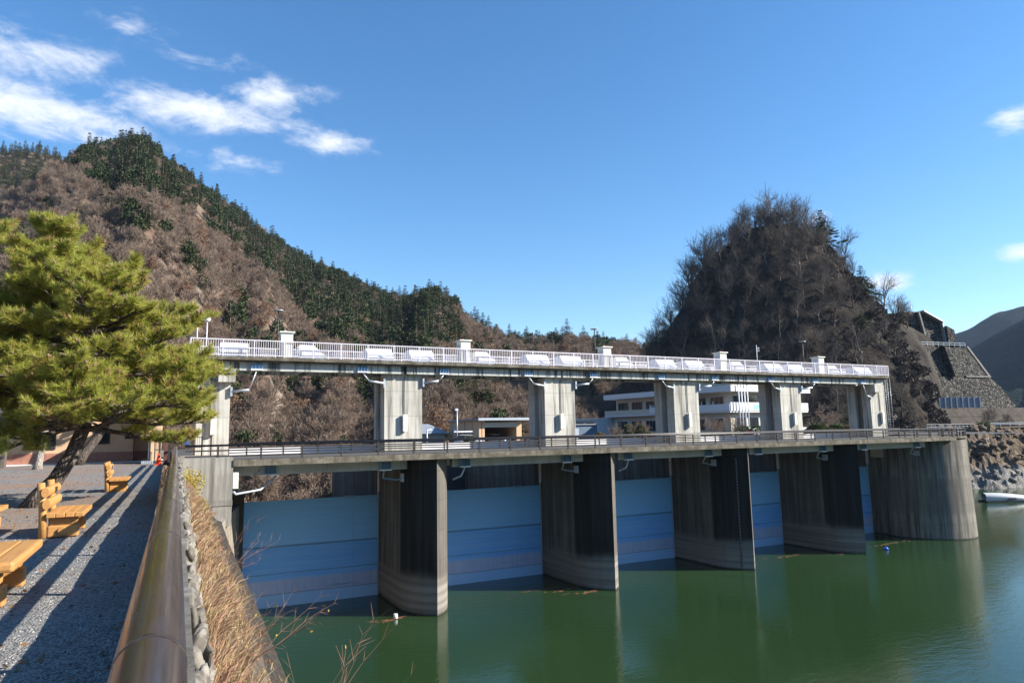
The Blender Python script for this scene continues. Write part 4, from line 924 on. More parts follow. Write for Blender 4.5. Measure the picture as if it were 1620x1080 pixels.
def handrail(u0, z0, u1, z1, v0, v1, label, h=1.0, n=8, mat='galv', name='guard_railing'):
    x, y = uv2w(u0, v0); t = thing(name, (x, y, z0), label, 'railing')
    for k in (0.55, 1.0): MB().bar(U(u0, v0, z0 + h * k), U(u1, v1, z1 + h * k), 0.1, 0.1).build('rail', M[mat], t)
    for i in range(n + 1):
        q = i / n; p = U(u0 + (u1 - u0) * q, v0 + (v1 - v0) * q, z0 + (z1 - z0) * q); MB().bar(p, (p[0], p[1], p[2] + h), 0.08, 0.08).build('post', M[mat], t)
    return t
handrail(106.8, 21.7, 121.4, 21.7, 176.8, 181.8, 'pale handrail along the top of the big stone terrace wall', 1.2)
t = wallthing('upper_wall', 'upper stone wall with pale sloping stair edge below the hilltop road', 'retaining wall', 116, 190, 22)
poly_wall([(110, 20), (125, 20), (124.0, 27.4), (120.2, 29.6), (114.0, 32.6), (110, 32.6)], 187, 197, M['stonewall'], 'wall_face', t, 0.12, 0.3, 116)
poly_wall([(114.0, 32.6), (120.3, 29.5), (120.3, 29.8), (114.0, 32.95)], 186.4, 190, M['galv'], 'stair_edge', t, 0.12, 0.3, 116)
poly_wall([(120.0, 22), (120.3, 22), (120.3, 29.7), (120.0, 29.7)], 186.0, 190, M['galv'], 'corner_pipe', t, 0.12, 0.3, 116)
poly_wall([(113.7, 22), (114.3, 22), (112.9, 32.5), (112.4, 32.5)], 186.0, 190, M['wallconc'], 'rib', t, 0.12, 0.3, 116)
poly_wall([(120.5, 21.8), (123.0, 21.8), (123.0, 27.4), (120.5, 28.5)], 185.6, 190, M['stonewall'], 'buttress', t, 0.05, 0.3, 116)
t = wallthing('hilltop_wall', 'dark low wall along the hilltop road at the crest of the right slope', 'wall', 106, 192, 31)
poly_wall([(100, 30), (115, 30), (114.2, 33.2), (100, 33.2)], 193, 196, M['wallconc'], 'wall_body', t)
t = wallthing('gully_wall', 'shaded stone wall stepping down left of the big terrace wall', 'retaining wall', 103, 186, 22)
poly_wall([(100.5, 20), (105.5, 18), (104.2, 27.0), (101.5, 27.4)], 181, 188, M['stonewall'], 'wall_face', t, 0.15, 0.35, 103)
x, y = uv2w(111.5, 194); t = thing('radio_mast', (x, y, 33), 'thin red and white lattice mast on the hilltop at the right', 'mast')
for q in range(6): MB().bar((x, y, 33 + q * 0.75), (x, y, 33 + (q + 1) * 0.75), 0.28, 0.28).build('section', M['white'] if q % 2 else M['red'], t)
x, y = uv2w(116.3, 196); t = thing('utility_pole', (x, y, 32.5), 'thin grey pole on the hilltop right of the lattice mast', 'pole'); d = MB(); d.tube([(x, y, 32), (x, y, 37.0)], 0.11, 6); d.build('pole', M['galv'], t)
# sloping concrete apron with panels
t = wallthing('sloped_apron', 'brown sloping concrete apron divided into panels behind the far road', 'retaining wall', 112, 165, 1.5)
for r_ in range(2):
    for k in range(9):
        u0 = 100.4 + k * 3.6; z0, z1 = 1.3 + r_ * 1.98, 1.3 + r_ * 1.98 + 1.93
        b = MB(); f = lambda uu, zz, dv: U(uu + (0.5 if k == 0 else 0) * (zz - 1.3) * 0.5, 164 + (zz - 1.3) * 1.1 + dv, zz)
        b.add([f(u0, z0, 0), f(u0 + 3.54, z0, 0), f(u0 + 3.54, z1, 0), f(u0, z1, 0), f(u0, z0, 6), f(u0 + 3.54, z0, 6), f(u0 + 3.54, z1, 6), f(u0, z1, 6)], [(0, 1, 2, 3), (0, 4, 5, 1), (1, 5, 6, 2), (2, 6, 7, 3), (3, 7, 4, 0), (7, 6, 5, 4)]); b.build('panel', M['darkconc'], t)
t = wallthing('low_brown_wall', 'low reddish brown wall left of the sloping apron beyond the dam', 'wall', 92, 162, 0.3)
uvbox('wall_body', 85, 100.2, 161, 168, 0.2, 3.0, concrete('rusty_wall_concrete', (0.17, 0.095, 0.06), (0.05, 0.035, 0.03), 0.6, 20), t)
t = wallthing('blue_fence', 'pale blue-green mesh fence on top of the low brown wall', 'fence', 94, 161.2, 3)
uvbox('mesh_panel', 89.5, 97.6, 161.3, 161.36, 3.05, 4.45, plain('blue_green_fence', (0.22, 0.34, 0.36), 0.6), t)
for k in range(7): uvbox('post', 89.4 + k * 1.35, 89.55 + k * 1.35, 161.2, 161.38, 3.0, 4.6, M['galv'], t)
t = wallthing('panel_fence', 'grey panel fence with dark posts above the sloping apron', 'fence', 109, 171, 5.4)
for k in range(8):
    uvbox('panel', 103.4 + k * 1.42, 104.6 + k * 1.42, 168.6, 168.7, 5.5, 8.1 - 0.03 * k, plain('fence_panel_grey', (0.20, 0.22, 0.26), 0.6) if k == 0 else bpy.data.materials['fence_panel_grey'], t); uvbox('post', 104.62 + k * 1.42, 104.80 + k * 1.42, 168.35, 168.7, 5.3, 8.3 - 0.03 * k, M['galv'], t)
t = wallthing('shore_stone_wall', 'grey rubble stone wall above the rocky shore at the right edge', 'retaining wall', 118, 150, -6)
poly_wall([(104.0, 0.45), (109, -3.6), (116, -8.0), (150, -8.0), (150, 0.45)], 150.5, 156, M['shorewall'], 'wall_face', t, 0.1, 0.4, 104)
poly_wall([(102.6, 0.5), (150, 0.5), (150, 0.8), (102.6, 0.8)], 150.9, 156, M['darkconc'], 'coping', t, 0.1, 0.4, 104)
handrail(84, 0.4, 101, 0.35, 140, 151, 'grey guard rail of the far road behind the round tower', 1.15, 12, 'greyroof')
handrail(102.6, 0.85, 150, 0.85, 151.2, 170.0, 'pale pipe rail along the top of the stone wall at the right edge', 0.75, 16)
tag(MB().prism([uv2w(*q) for q in ((70, 150.6), (100, 149.0), (104, 150.2), (110, 154.6), (125, 161.6), (160, 175.6), (160, 195), (70, 195))], -1.0, 0.38).build('road_slab', M['asphalt']), kind='structure')
t = thing('tower_railing', (81.4, 52, 0.18), 'dark brown curved railing round the top of the round tower', 'railing')
for zz in (0.55, 0.9): MB().tube([(80.2 + 4.6 * math.cos(a), 51.8 + 4.6 * math.sin(a), 0.18 + zz) for a in [math.radians(-168 + 9 * i) for i in range(22)]], 0.06, 6).build('rail', M['brown'], t)
for i in range(12):
    a = math.radians(-165 + 15.5 * i); MB().box(80.2 + 4.6 * math.cos(a) - 0.06, 80.2 + 4.6 * math.cos(a) + 0.06, 51.8 + 4.6 * math.sin(a) - 0.06, 51.8 + 4.6 * math.sin(a) + 0.06, 0.18, 1.1).build('post', M['brown'], t)
for i, (dx, c, lb_) in enumerate(((82.9, 'white', 'small white post box on the deck beyond the far end column'), (84.0, 'orange', 'small orange upright box on the deck beyond the far end column'))):
    t = thing('roadside_box', (dx, 60, 0.2), lb_, 'box'); MB().box(dx - 0.22, dx + 0.22, 59.8, 60.2, 0.2, 1.9 + 0.35 * i).build('housing', M[c], t, 0.03)
    MB().box(dx - 0.26, dx + 0.26, 59.76, 60.24, 0.1, 0.22).build('foot', M['wallconc'], t)
t = thing('solar_panel', (*uv2w(88.5, 158), 4), 'small tilted solar panel on a pole above the low brown wall', 'solar panel')
x, y = uv2w(88.5, 158); MB().bar((x, y, 0.3), (x, y, 6.2), 0.1, 0.1).build('pole', M['galv'], t); MB().obox((x, y, 6.3), (0.9, -0.4, -0.15), (0.4, 0.85, 0.35), (0, -0.4, 0.9), 0.8, 0.55, 0.03).build('panel', M['galv'], t)
# far bank blocks behind: ground closing toward the lake at the right
tag(MB().add([U(86, 150, 0.2), U(60, 150, 0.2), U(60, 118, 0.0), U(92, 118, -0.3)], [(0, 1, 2, 3)]).build('far_yard_ground', M['asphalt']), kind='structure')

# ---- boats moored at the right edge
def boat(u, v, ln, label):
    x, y = uv2w(u, v); t = thing('moored_boat', (x, y, ZW), label, 'boat', 'white boats at the right edge'); b = MB(); prof = []
    for i in range(13):
        q = i / 12; w = 0.95 * math.sin(math.pi * min(1, 0.18 + q * 0.82)) ** 0.6; h = 1.25 - 0.9 * q ** 2.2
        uu = u + q * ln
        for du, z in ((-w * 0.7, 0.02), (-w, 0.55 * h), (-w * 0.85, h), (0, h + 0.18), (w * 0.85, h), (w, 0.55 * h), (w * 0.7, 0.02)): prof.append(U(uu, v + du, ZW + z))
    b.add(prof, [(i * 7 + k, i * 7 + k + 1, (i + 1) * 7 + k + 1, (i + 1) * 7 + k) for i in range(12) for k in range(6)], 0, True); b.build('hull', M['boat'], t)
    b = MB(); b.obox(U(u + ln * 0.5, v, ZW + 0.1), (math.cos(YAW), -math.sin(YAW), 0), (math.sin(YAW), math.cos(YAW), 0), (0, 0, 1), ln * 0.52, 1.1, 0.12); b.build('float_base', M['darksteel'], t)
    for k in range(4):
        if ln > 6: 
            d = MB(); d.obox(U(u + ln * 0.4 + k * 0.35, v - 0.99, ZW + 0.5), (math.cos(YAW), -math.sin(YAW), 0), (math.sin(YAW), math.cos(YAW), 0), (0, 0, 1), 0.1, 0.06, 0.12); d.build('hull_mark', M['darksteel'], t)
boat(76.5, 114, 8.6, 'long white covered boat beside the round tower'); boat(84.9, 114.5, 8, 'white boat cut off by the right edge of view')

# ================================================================== HOUSES BEHIND THE DAM
ga = thing('garage', (46, 96, -0.25), 'peach garage with flat grey roof and open bay holding a parked white car', 'garage')
gx0, gx1, gy0, gy1 = 42.6, 50.0, 96.0, 109.0
MB().box(gx0, gx0 + 0.25, gy0 + 0.95, gy1, -0.25, 3.45).build('side_wall', M['beige'], ga)
MB().box(gx0 + 0.26, gx0 + 2.0, gy0 + 3, gy1 - 0.31, -0.25, 3.4).build('store_room', M['beige'], ga)
MB().box(gx1 - 0.9, gx1, gy0 + 0.6, gy1, -0.25, 3.45).build('right_pier', M['beige'], ga)
MB().box(gx0 + 0.25, gx1 - 0.9, gy1 - 0.3, gy1, -0.25, 3.45).build('back_wall', M['beige'], ga)
MB().box(gx0 + 0.9, gx1 - 0.9, gy0 + 0.55, gy0 + 0.8, 2.35, 3.15).build('fascia_beam', M['cream'], ga)
for xx in (gx0 + 0.02, gx0 + 0.55): MB().box(xx, xx + 0.4, gy0 + 0.5, gy0 + 0.9, -0.25, 3.4).build('column', M['beige'], ga)
rf = MB().box(gx0 - 0.5, gx1 + 0.9, gy0 - 0.6, gy1 + 0.4, 3.46, 3.72).build('roof', M['greyroof'], ga)
MB().box(gx0 - 0.56, gx1 + 0.96, gy0 - 0.66, gy0 - 0.605, 3.40, 3.78).build('gutter', M['galv'], rf)
for yy in (99, 102, 105, 107.5): MB().box(gx0 - 0.03, gx0, yy, yy + 0.12, -0.2, 3.4).build('wall_joint', M['stem'], ga)
dsh = MB(); dsh.tube([(gx0 - 0.5, 105, 1.9), (gx0 - 0.62, 104.95, 1.9)], [0.32, 0.28], 12); dsh.build('dish', M['white'], ga)
MB().box(gx0 - 0.52, gx0 - 0.02, 104.95, 105.05, 1.85, 1.93).build('dish_arm', M['galv'], ga)
def car(x, y, rz, paint, label, grp='cars parked behind the dam'):
    t = thing('parked_car', (0, 0, 0), label, 'car', grp)
    def loft(name, secs, mat, par_):
        b = MB(); n = len(secs[0]); vs_ = [p for s_ in secs for p in s_]
        b.add(vs_, [(j * n + i, j * n + (i + 1) % n, (j + 1) * n + (i + 1) % n, (j + 1) * n + i) for j in range(len(secs) - 1) for i in range(n)], 0, True)
        b.add(secs[0], [tuple(range(n - 1, -1, -1))]); b.add(secs[-1], [tuple(range(n))]); return b.build(name, mat, par_)
    def sec(y, w, z0, z1): return [(-w, y, z0), (w, y, z0), (w * 1.03, y, (z0 + z1) / 2), (w * 0.94, y, z1), (-w * 0.94, y, z1), (-w * 1.03, y, (z0 + z1) / 2)]
    body = loft('body', [sec(-2.1, 0.72, 0.35, 0.7), sec(-1.9, 0.82, 0.25, 0.85), sec(-0.9, 0.86, 0.22, 0.95), sec(0.9, 0.86, 0.22, 0.98), sec(1.9, 0.82, 0.25, 0.95), sec(2.1, 0.74, 0.35, 0.85)], M[paint], t)
    loft('cabin', [sec(-1.05, 0.74, 0.93, 1.0), sec(-0.45, 0.70, 0.93, 1.46), sec(1.2, 0.69, 0.93, 1.48), sec(1.85, 0.74, 0.93, 1.02)], M['glass'], t)
    loft('roof', [sec(-0.5, 0.66, 1.45, 1.5), sec(0.3, 0.68, 1.46, 1.55), sec(1.25, 0.66, 1.46, 1.52)], M[paint], t)
    for sx in (-1, 1):
        for yy in (-1.3, 1.3):
            d = MB(); d.tube([(sx * 0.70, yy, 0.31), (sx * 0.89, yy, 0.31)], 0.31, 14); w_ = d.build('wheel', M['rubber'], t); d = MB(); d.tube([(sx * 0.86, yy, 0.31), (sx * 0.905, yy, 0.31)], 0.18, 10); d.build('rim', M['galv'], w_)
        MB().box(sx * 0.62 - 0.15, sx * 0.62 + 0.15, -2.12, -1.99, 0.6, 0.75).build('headlight', M['galv'], t)
        MB().box(sx * 0.7 - 0.1, sx * 0.7 + 0.1, 2.0, 2.11, 0.65, 0.85).build('tail_light', M['red'], t)
    t.location = (x, y, -0.25 + 0.01); t.rotation_euler.z = rz; return t
car(47.0, 99.5, 0.5, 'carwhite', 'white car parked half inside the open garage bay')
car(39.2, 92.5, 1.1, 'carwhite', 'white car partly behind bushes left of the garage')
car(51.8, 96.0, 0.2, 'carsilver', 'pale car parked right of the garage by a pole')
car(-14.5, 58.0, 1.4, 'carsilver', 'silver car parked left of the peach toilet building under the pines', 'cars by the promenade')
for x, y, h, lbl in ((37.6, 93, 5.0, 'white pole with crossbar and camera left of the garage'), (50.6, 93.5, 5.3, 'grey utility pole in front of the garage right corner'), (54.4, 96, 8.4, 'tall pale pole between the garage and the second column'), (55.6, 99, 5.0, 'short dark pole right of the garage'), (30.5, 86, 2.0, 'short white roadside lamp with bent head left of the garage')):
    t = thing('utility_pole', (x, y, -0.25), lbl, 'pole'); d = MB(); d.tube([(x, y, -0.25), (x, y, h)], 0.09, 7); d.build('pole', M['galv'] if h < 8 else M['white'], t)
    if h == 5.0 and x < 40: MB().box(x - 0.5, x + 2.4, y - 0.06, y + 0.06, 1.7, 1.85).build('crossbar', M['white'], t); MB().box(x - 0.3, x + 0.1, y - 0.2, y + 0.2, 4.8, 5.1).build('camera_head', M['white'], t)
    if h == 2.0: MB().bar((x, y, 2.0), (x + 0.7, y, 2.15), 0.16, 0.12).build('lamp_head', M['white'], t)
hs_ = thing('grey_roof_house', (38, 108, 0), 'small house with bluish grey roof left of the garage', 'house')
MB().box(33.5, 41.5, 108, 115, -0.25, 1.6).build('wall', M['cream'], hs_)
b = MB(); b.add([(32.8, 107.3, 1.55), (42.2, 107.3, 1.55), (42.2, 115.7, 1.55), (32.8, 115.7, 1.55), (35.5, 111.5, 3.2), (39.8, 111.5, 3.2)], [(0, 1, 5, 4), (1, 2, 5), (2, 3, 4, 5), (3, 0, 4), (0, 3, 2, 1)]); b.build('roof', M['greyroof'], hs_)
bs = thing('blue_shed', (66, 112, 0), 'low blue-grey shed just left of the white annex', 'shed')
MB().box(62.5, 70.5, 106, 113, -0.25, 2.6).build('wall', plain('shed_blue_grey', (0.10, 0.15, 0.22), 0.7), bs); MB().box(62.2, 70.8, 105.7, 113.3, 2.61, 2.8).build('roof', M['greyroof'], bs)
MB().box(64, 66.5, 105.93, 105.99, -0.2, 2.0).build('door', M['galv'], bs)

# ---- office building; frame: a runs away along the long left face, b to the right
off = thing('office_building', (82, 84, -0.25), 'two storey cream and white office with flat roofs and balconies below the dark knoll', 'building')
OA = Vector((-0.129, 0.9917, 0)); OB = Vector((0.9917, 0.129, 0)); O0 = Vector((82, 84, 0))
def ob(name, a0, a1, b0, b1, z0, z1, mat, parent=off, bev=0):
    c = O0 + OA * (a0 + a1) / 2 + OB * (b0 + b1) / 2; c.z = (z0 + z1) / 2
    return MB().obox(c, OA, OB, (0, 0, 1), abs(a1 - a0) / 2, abs(b1 - b0) / 2, (z1 - z0) / 2).build(name, M[mat] if isinstance(mat, str) else mat, parent, bev)
ob('ground_floor_wall', 0.8, 29, 0.8, 20, -0.25, 4.1, 'cream'); ob('upper_floor_wall', 1.2, 28.6, 1.2, 19, 4.35, 7.5, 'cream')
ob('floor_slab', -0.2, 30, -0.6, 21, 4.1, 4.36, 'owhite'); ob('roof', -0.9, 29.9, -0.9, 21, 7.5, 8.45, 'owhite'); ob('penthouse', 2, 12, 3, 14, 8.46, 10.6, 'cream'); ob('penthouse_roof', 1.4, 12.6, 2.4, 14.6, 10.6, 10.95, 'owhite')
ob('balcony_parapet', -0.3, 17.6, -0.75, -0.6, 4.36, 5.5, 'owhite'); ob('balcony_parapet', -0.3, -0.15, -0.6, 21, 4.36, 5.75, 'owhite'); ob('balcony_parapet', 17.7, 30, -0.62, -0.5, 4.36, 5.3, 'cream')
ob('balcony_end', 17.4, 17.65, -0.6, 1.2, 4.37, 6.0, 'owhite')
for k in range(7):
    f = ob('window', 2.2 + k * 3.8, 5.2 + k * 3.8, 1.08, 1.21, 5.0, 6.9, 'galv')
    for q in range(3): ob('pane', 2.3 + k * 3.8 + q * 0.95, 3.17 + k * 3.8 + q * 0.95, 1.05, 1.1, 5.1, 6.8, 'glass', f)
    g_ = ob('window', 2.2 + k * 3.8, 5.0 + k * 3.8, 0.69, 0.81, 1.2, 3.3, 'galv')
    for q in range(3): ob('pane', 2.3 + k * 3.8 + q * 0.9, 3.1 + k * 3.8 + q * 0.9, 0.65, 0.7, 1.3, 3.2, 'glass', g_)
for k in range(5):
    f = ob('window', 1.08, 1.21, 2 + k * 3.4, 5.0 + k * 3.4, 4.9, 7.0, 'galv')
    for q in range(3): ob('pane', 1.05, 1.1, 2.1 + k * 3.4 + q * 0.95, 2.98 + k * 3.4 + q * 0.95, 5.0, 6.9, 'glass', f)
    f = ob('window', 0.69, 0.81, 2 + k * 3.4, 4.6 + k * 3.4, 1.0, 3.4, 'galv')
    for q in range(2): ob('pane', 0.65, 0.7, 2.1 + k * 3.4 + q * 1.22, 3.25 + k * 3.4 + q * 1.22, 1.1, 3.3, 'glass', f)
for k in range(6): ob('baluster', 3 + k * 1.2, 3.1 + k * 1.2, -0.7, -0.62, 5.5, 6.0, 'white')
ob('brace', 9.0, 9.3, -0.5, -0.2, 4.4, 7.5, 'owhite')
c1 = O0 + OA * 6 + OB * (-0.4); c2 = O0 + OA * 9 + OB * (-0.4); MB().bar((c1.x, c1.y, 7.4), (c2.x, c2.y, 4.4), 0.35, 0.35).build('brace', M['owhite'], off)
for k in range(4): 
    p = O0 + OA * (-1.2 - 0.0) + OB * (0.6 + k * 0.75); d = MB(); d.tube([(p.x, p.y, -0.2), (p.x, p.y, 9.2 - 0.15 * k)], 0.10, 7); d.build('pipe', M['white'], off)
    d = MB(); d.tube([(p.x, p.y, 9.0 - 0.15 * k), (p.x, p.y, 9.5 - 0.15 * k)], 0.2, 7); d.build('pipe_cap', M['owhite'], off)
ob('planter_wall', -4, -3.7, -2, 24, -0.25, 1.5, 'owhite'); ob('sign_board', -0.34, -0.31, 5.5, 7.2, 4.6, 5.4, plain('pale_blue_sign', (0.25, 0.5, 0.75), 0.6))
ax_ = thing('office_annex', (73, 114, -0.25), 'single storey white annex at the left end of the office', 'building')
ob('wall', 29.3, 40, -3.0, 12, -0.25, 3.6, 'owhite', ax_); ob('roof', 29.2, 40.4, -3.4, 12.4, 3.6, 3.95, 'owhite', ax_)
for k in range(3):
    f = ob('window', 30.5 + k * 3.1, 33.0 + k * 3.1, -3.08, -2.99, 2.5, 3.2, 'galv', ax_); ob('pane', 30.6 + k * 3.1, 32.9 + k * 3.1, -3.11, -3.07, 2.55, 3.15, 'glass', f)
t = thing('garden_kerb', (60, 84, 0), 'dark low hedge kerb in front of the office', 'kerb'); MB().box(44, 100, 82.0, 82.4, -0.25, 0.35).build('kerb', M['darkconc'], t)

# ---- peach toilet building by the promenade
tb = thing('toilet_building', (-4, 54.5, 0), 'peach walled building with red brick base beyond the pine trees', 'building')
BY = 54.5
MB().box(-10.4, -2.1, BY, BY + 9, 0.75, 3.3).build('upper_wall', M['beige'], tb); MB().box(-10.43, -2.07, BY - 0.04, BY + 9, 0.08, 0.75).build('brick_base', M['brick'], tb); MB().box(-10.6, -1.3, BY - 0.22, BY + 9, -0.1, 0.08).build('plinth', M['owhite'], tb)
MB().box(-2.1, -0.9, BY + 1.1, BY + 9, 0.75, 3.3).build('recess_wall', M['beige'], tb); MB().box(-2.07, -0.9, BY + 1.05, BY + 9, 0.08, 0.75).build('recess_brick', M['brick'], tb)
MB().box(-0.95, -0.35, BY - 3.6, BY + 6, 0.1, 3.3).build('end_pillar', M['beige'], tb); MB().box(-1.45, -0.2, BY - 4.0, BY + 0.3, -0.05, 0.16).build('pillar_step', M['owhite'], tb)
d = MB(); d.tube([(-1.05, BY - 3.3, 0.1), (-1.05, BY - 3.3, 3.3)], 0.05, 7); d.build('downpipe', M['owhite'], tb)
MB().box(-11.2, -2.0, BY - 0.45, BY + 9.6, 3.3, 3.62).build('roof', M['greyroof'], tb); MB().box(-1.99, -0.1, BY - 4.0, BY + 9.6, 3.3, 3.6).build('porch_roof', M['greyroof'], tb)
for (x0, x1, z0, z1) in ((-4.45, -3.5, 1.28, 2.3), (-2.62, -2.12, 1.62, 2.3), (-8.35, -6.6, 1.0, 2.5)):
    f = MB().box(x0, x1, BY - 0.07, BY - 0.003, z0, z1).build('window', M['darksteel'], tb); nq = 2 if x1 - x0 > 0.8 else 1; w = (x1 - x0 - 0.1) / nq
    for q in range(nq): MB().box(x0 + 0.06 + q * w, x0 + q * w + w, BY - 0.085, BY - 0.071, z0 + 0.1, z1 - 0.08).build('pane', M['glass'], f)
MB().box(-9.25, -8.65, BY - 3.9, BY - 3.3, 0, 3.3).build('porch_pillar', plain('dark_pillar_stone', (0.12, 0.10, 0.085), 0.9), tb)
# metal gate, brown post, cone, sign fence
gt = thing('metal_gate', (-0.4, 50.2, 0), 'dark vertical bar gate between the peach building and the dam', 'gate')
gy = 50.0
MB().box(-0.72, -0.66, gy - 0.03, gy + 0.03, 0, 1.72).build('gate_post', M['darksteel'], gt)
for zz in (0.12, 0.85, 1.62): MB().box(-0.68, 0.62, gy - 0.02, gy + 0.02, zz, zz + 0.06).build('cross_rail', M['darksteel'], gt)
for k in range(13): MB().box(-0.62 + k * 0.1, -0.60 + k * 0.1, gy - 0.012, gy + 0.012, 0.06, 1.64).build('bar', M['darksteel'], gt)
gp = thing('brown_post', (-0.06, 47.3, 0), 'thick dark brown square post at the end of the promenade', 'post')
MB().box(-0.16, 0.05, 47.2, 47.42, 0, 1.66).build('shaft', plain('red_brown_post_paint', (0.12, 0.05, 0.035), 0.5), gp, 0.01); MB().box(-0.19, 0.08, 47.17, 47.45, -0.02, 0.06).build('foot', M['darksteel'], gp)
cn = thing('traffic_cone', (-0.42, 47.2, 0), 'orange traffic cone beside the brown post', 'cone')
d = MB(); d.tube([(-0.42, 47.2, 0.04), (-0.42, 47.2, 0.7)], [0.17, 0.035], 16); d.build('cone_body', M['orange'], cn); MB().box(-0.62, -0.22, 47.0, 47.4, 0.0, 0.045).build('base', M['orange'], cn, 0.01)
sf = thing('approach_fence', (1.4, 51.5, 0), 'dark bar fence behind the bridge railing with a small blue sign', 'fence')
for zz in (0.95, 1.6): MB().box(0.1, 2.1, 50.6, 50.64, zz, zz + 0.05).build('rail', M['darksteel'], sf)
for k in range(17): MB().box(0.12 + k * 0.12, 0.14 + k * 0.12, 50.6, 50.63, 0.3, 1.6).build('bar', M['darksteel'], sf)
MB().box(0.98, 1.35, 50.5, 50.58, 1.15, 1.6).build('sign_plate', M['bluesign'], sf)
for xx in (0.1, 2.05, 2.6): MB().box(xx, xx + 0.09, 50.55, 50.68, 0, 1.7).build('post', M['darksteel'], sf)
MB().bar((2.1, 50.6, 1.45), (2.65, 50.6, 1.62), 0.06, 0.06).build('rail', M['darksteel'], sf)
for j, (x0, x1) in enumerate(((3.3, 4.4), (3.5, 4.7))): pass

# ================================================================== BENCHES
def bench(loc, rz, label):
    t = thing('wooden_bench', (0, 0, 0), label, 'bench', 'log benches on the promenade')     # seat looks toward +X, length along Y
    ln = 1.45
    for k in range(4):
        MB().box(-0.22 + k * 0.135, -0.22 + k * 0.135 + 0.131, -ln / 2, ln / 2, 0.325, 0.405).build('seat_plank', M['wood'], t, 0.012)
    for yy in (-ln / 2 + 0.20, ln / 2 - 0.20):
        MB().box(-0.20, 0.24, yy - 0.10, yy + 0.10, 0.0, 0.19).build('leg_block', M['wood'], t, 0.02)
        MB().box(-0.18, 0.22, yy - 0.08, yy + 0.08, 0.19, 0.325).build('upper_block', M['wood'], t, 0.015)
    d = MB(); d.tube([(0.02, -ln / 2 + 0.06, 0.10), (0.02, ln / 2 - 0.06, 0.10)], 0.065, 12); d.build('stretcher_log', M['wood'], t, 0)
    for yy in (-ln / 2 + 0.10, ln / 2 - 0.28):
        d = MB(); d.tube([(-0.26, yy, 0.0), (-0.28, yy, 0.45), (-0.33, yy, 0.90)], 0.058, 14); d.build('back_post', M['wood'], t)
    for zz, xx in ((0.55, -0.225), (0.745, -0.25)):
        b = MB(); prof = [(xx + 0.055 * math.cos(a) * (1.0 if math.cos(a) < 0 else 1.0), zz + 0.085 * math.sin(a)) for a in [2 * math.pi * q / 14 for q in range(14)]]
        b.add([(p[0], -ln / 2, p[1]) for p in prof] + [(p[0], ln / 2, p[1]) for p in prof], [(q, (q + 1) % 14, 14 + (q + 1) % 14, 14 + q) for q in range(14)], 0, True)
        b.add([(p[0], -ln / 2, p[1]) for p in prof], [tuple(range(13, -1, -1))], 0); b.add([(p[0], ln / 2, p[1]) for p in prof], [tuple(range(14))], 0)
        rail = b.build('back_log', M['wood'], t)
    MB().box(-0.201, -0.188, -0.02, 0.22, 0.70, 0.79).build('name_plate', M['darksteel'], t)
    t.location = loc; t.rotation_euler.z = rz; return t
b0 = bench((-1.52, 14.50, 0.0), 0.0, 'log bench with small dark plate facing the rail, nearest whole one')
dup(b0, (-1.32, 25.1, 0.0), 0.0, 'log bench farther along the path toward the orange cone')
dup(b0, (-2.98, 15.55, 0.0), 0.0, 'log bench mostly cut off by the left edge')
lt = thing('plank_table', (-1.75, 9.2, 0), 'low flat plank bench without back at the bottom left corner', 'bench')
for k in range(4): MB().box(-2.10 + k * 0.212, -2.10 + k * 0.212 + 0.206, 8.18, 9.9, 0.355, 0.455).build('top_plank', M['wood'], lt, 0.03 if k in (0, 3) else 0.012)
for yy in (8.5, 9.55):
    MB().box(-2.0, -1.36, yy - 0.09, yy + 0.09, 0, 0.20).build('leg_block', M['wood'], lt, 0.02); MB().box(-1.95, -1.40, yy - 0.075, yy + 0.075, 0.2, 0.355).build('upper_block', M['wood'], lt, 0.015)
MB().box(-1.78, -1.62, 8.6, 9.45, 0.08, 0.20).build('stretcher', M['wood'], lt, 0.01)

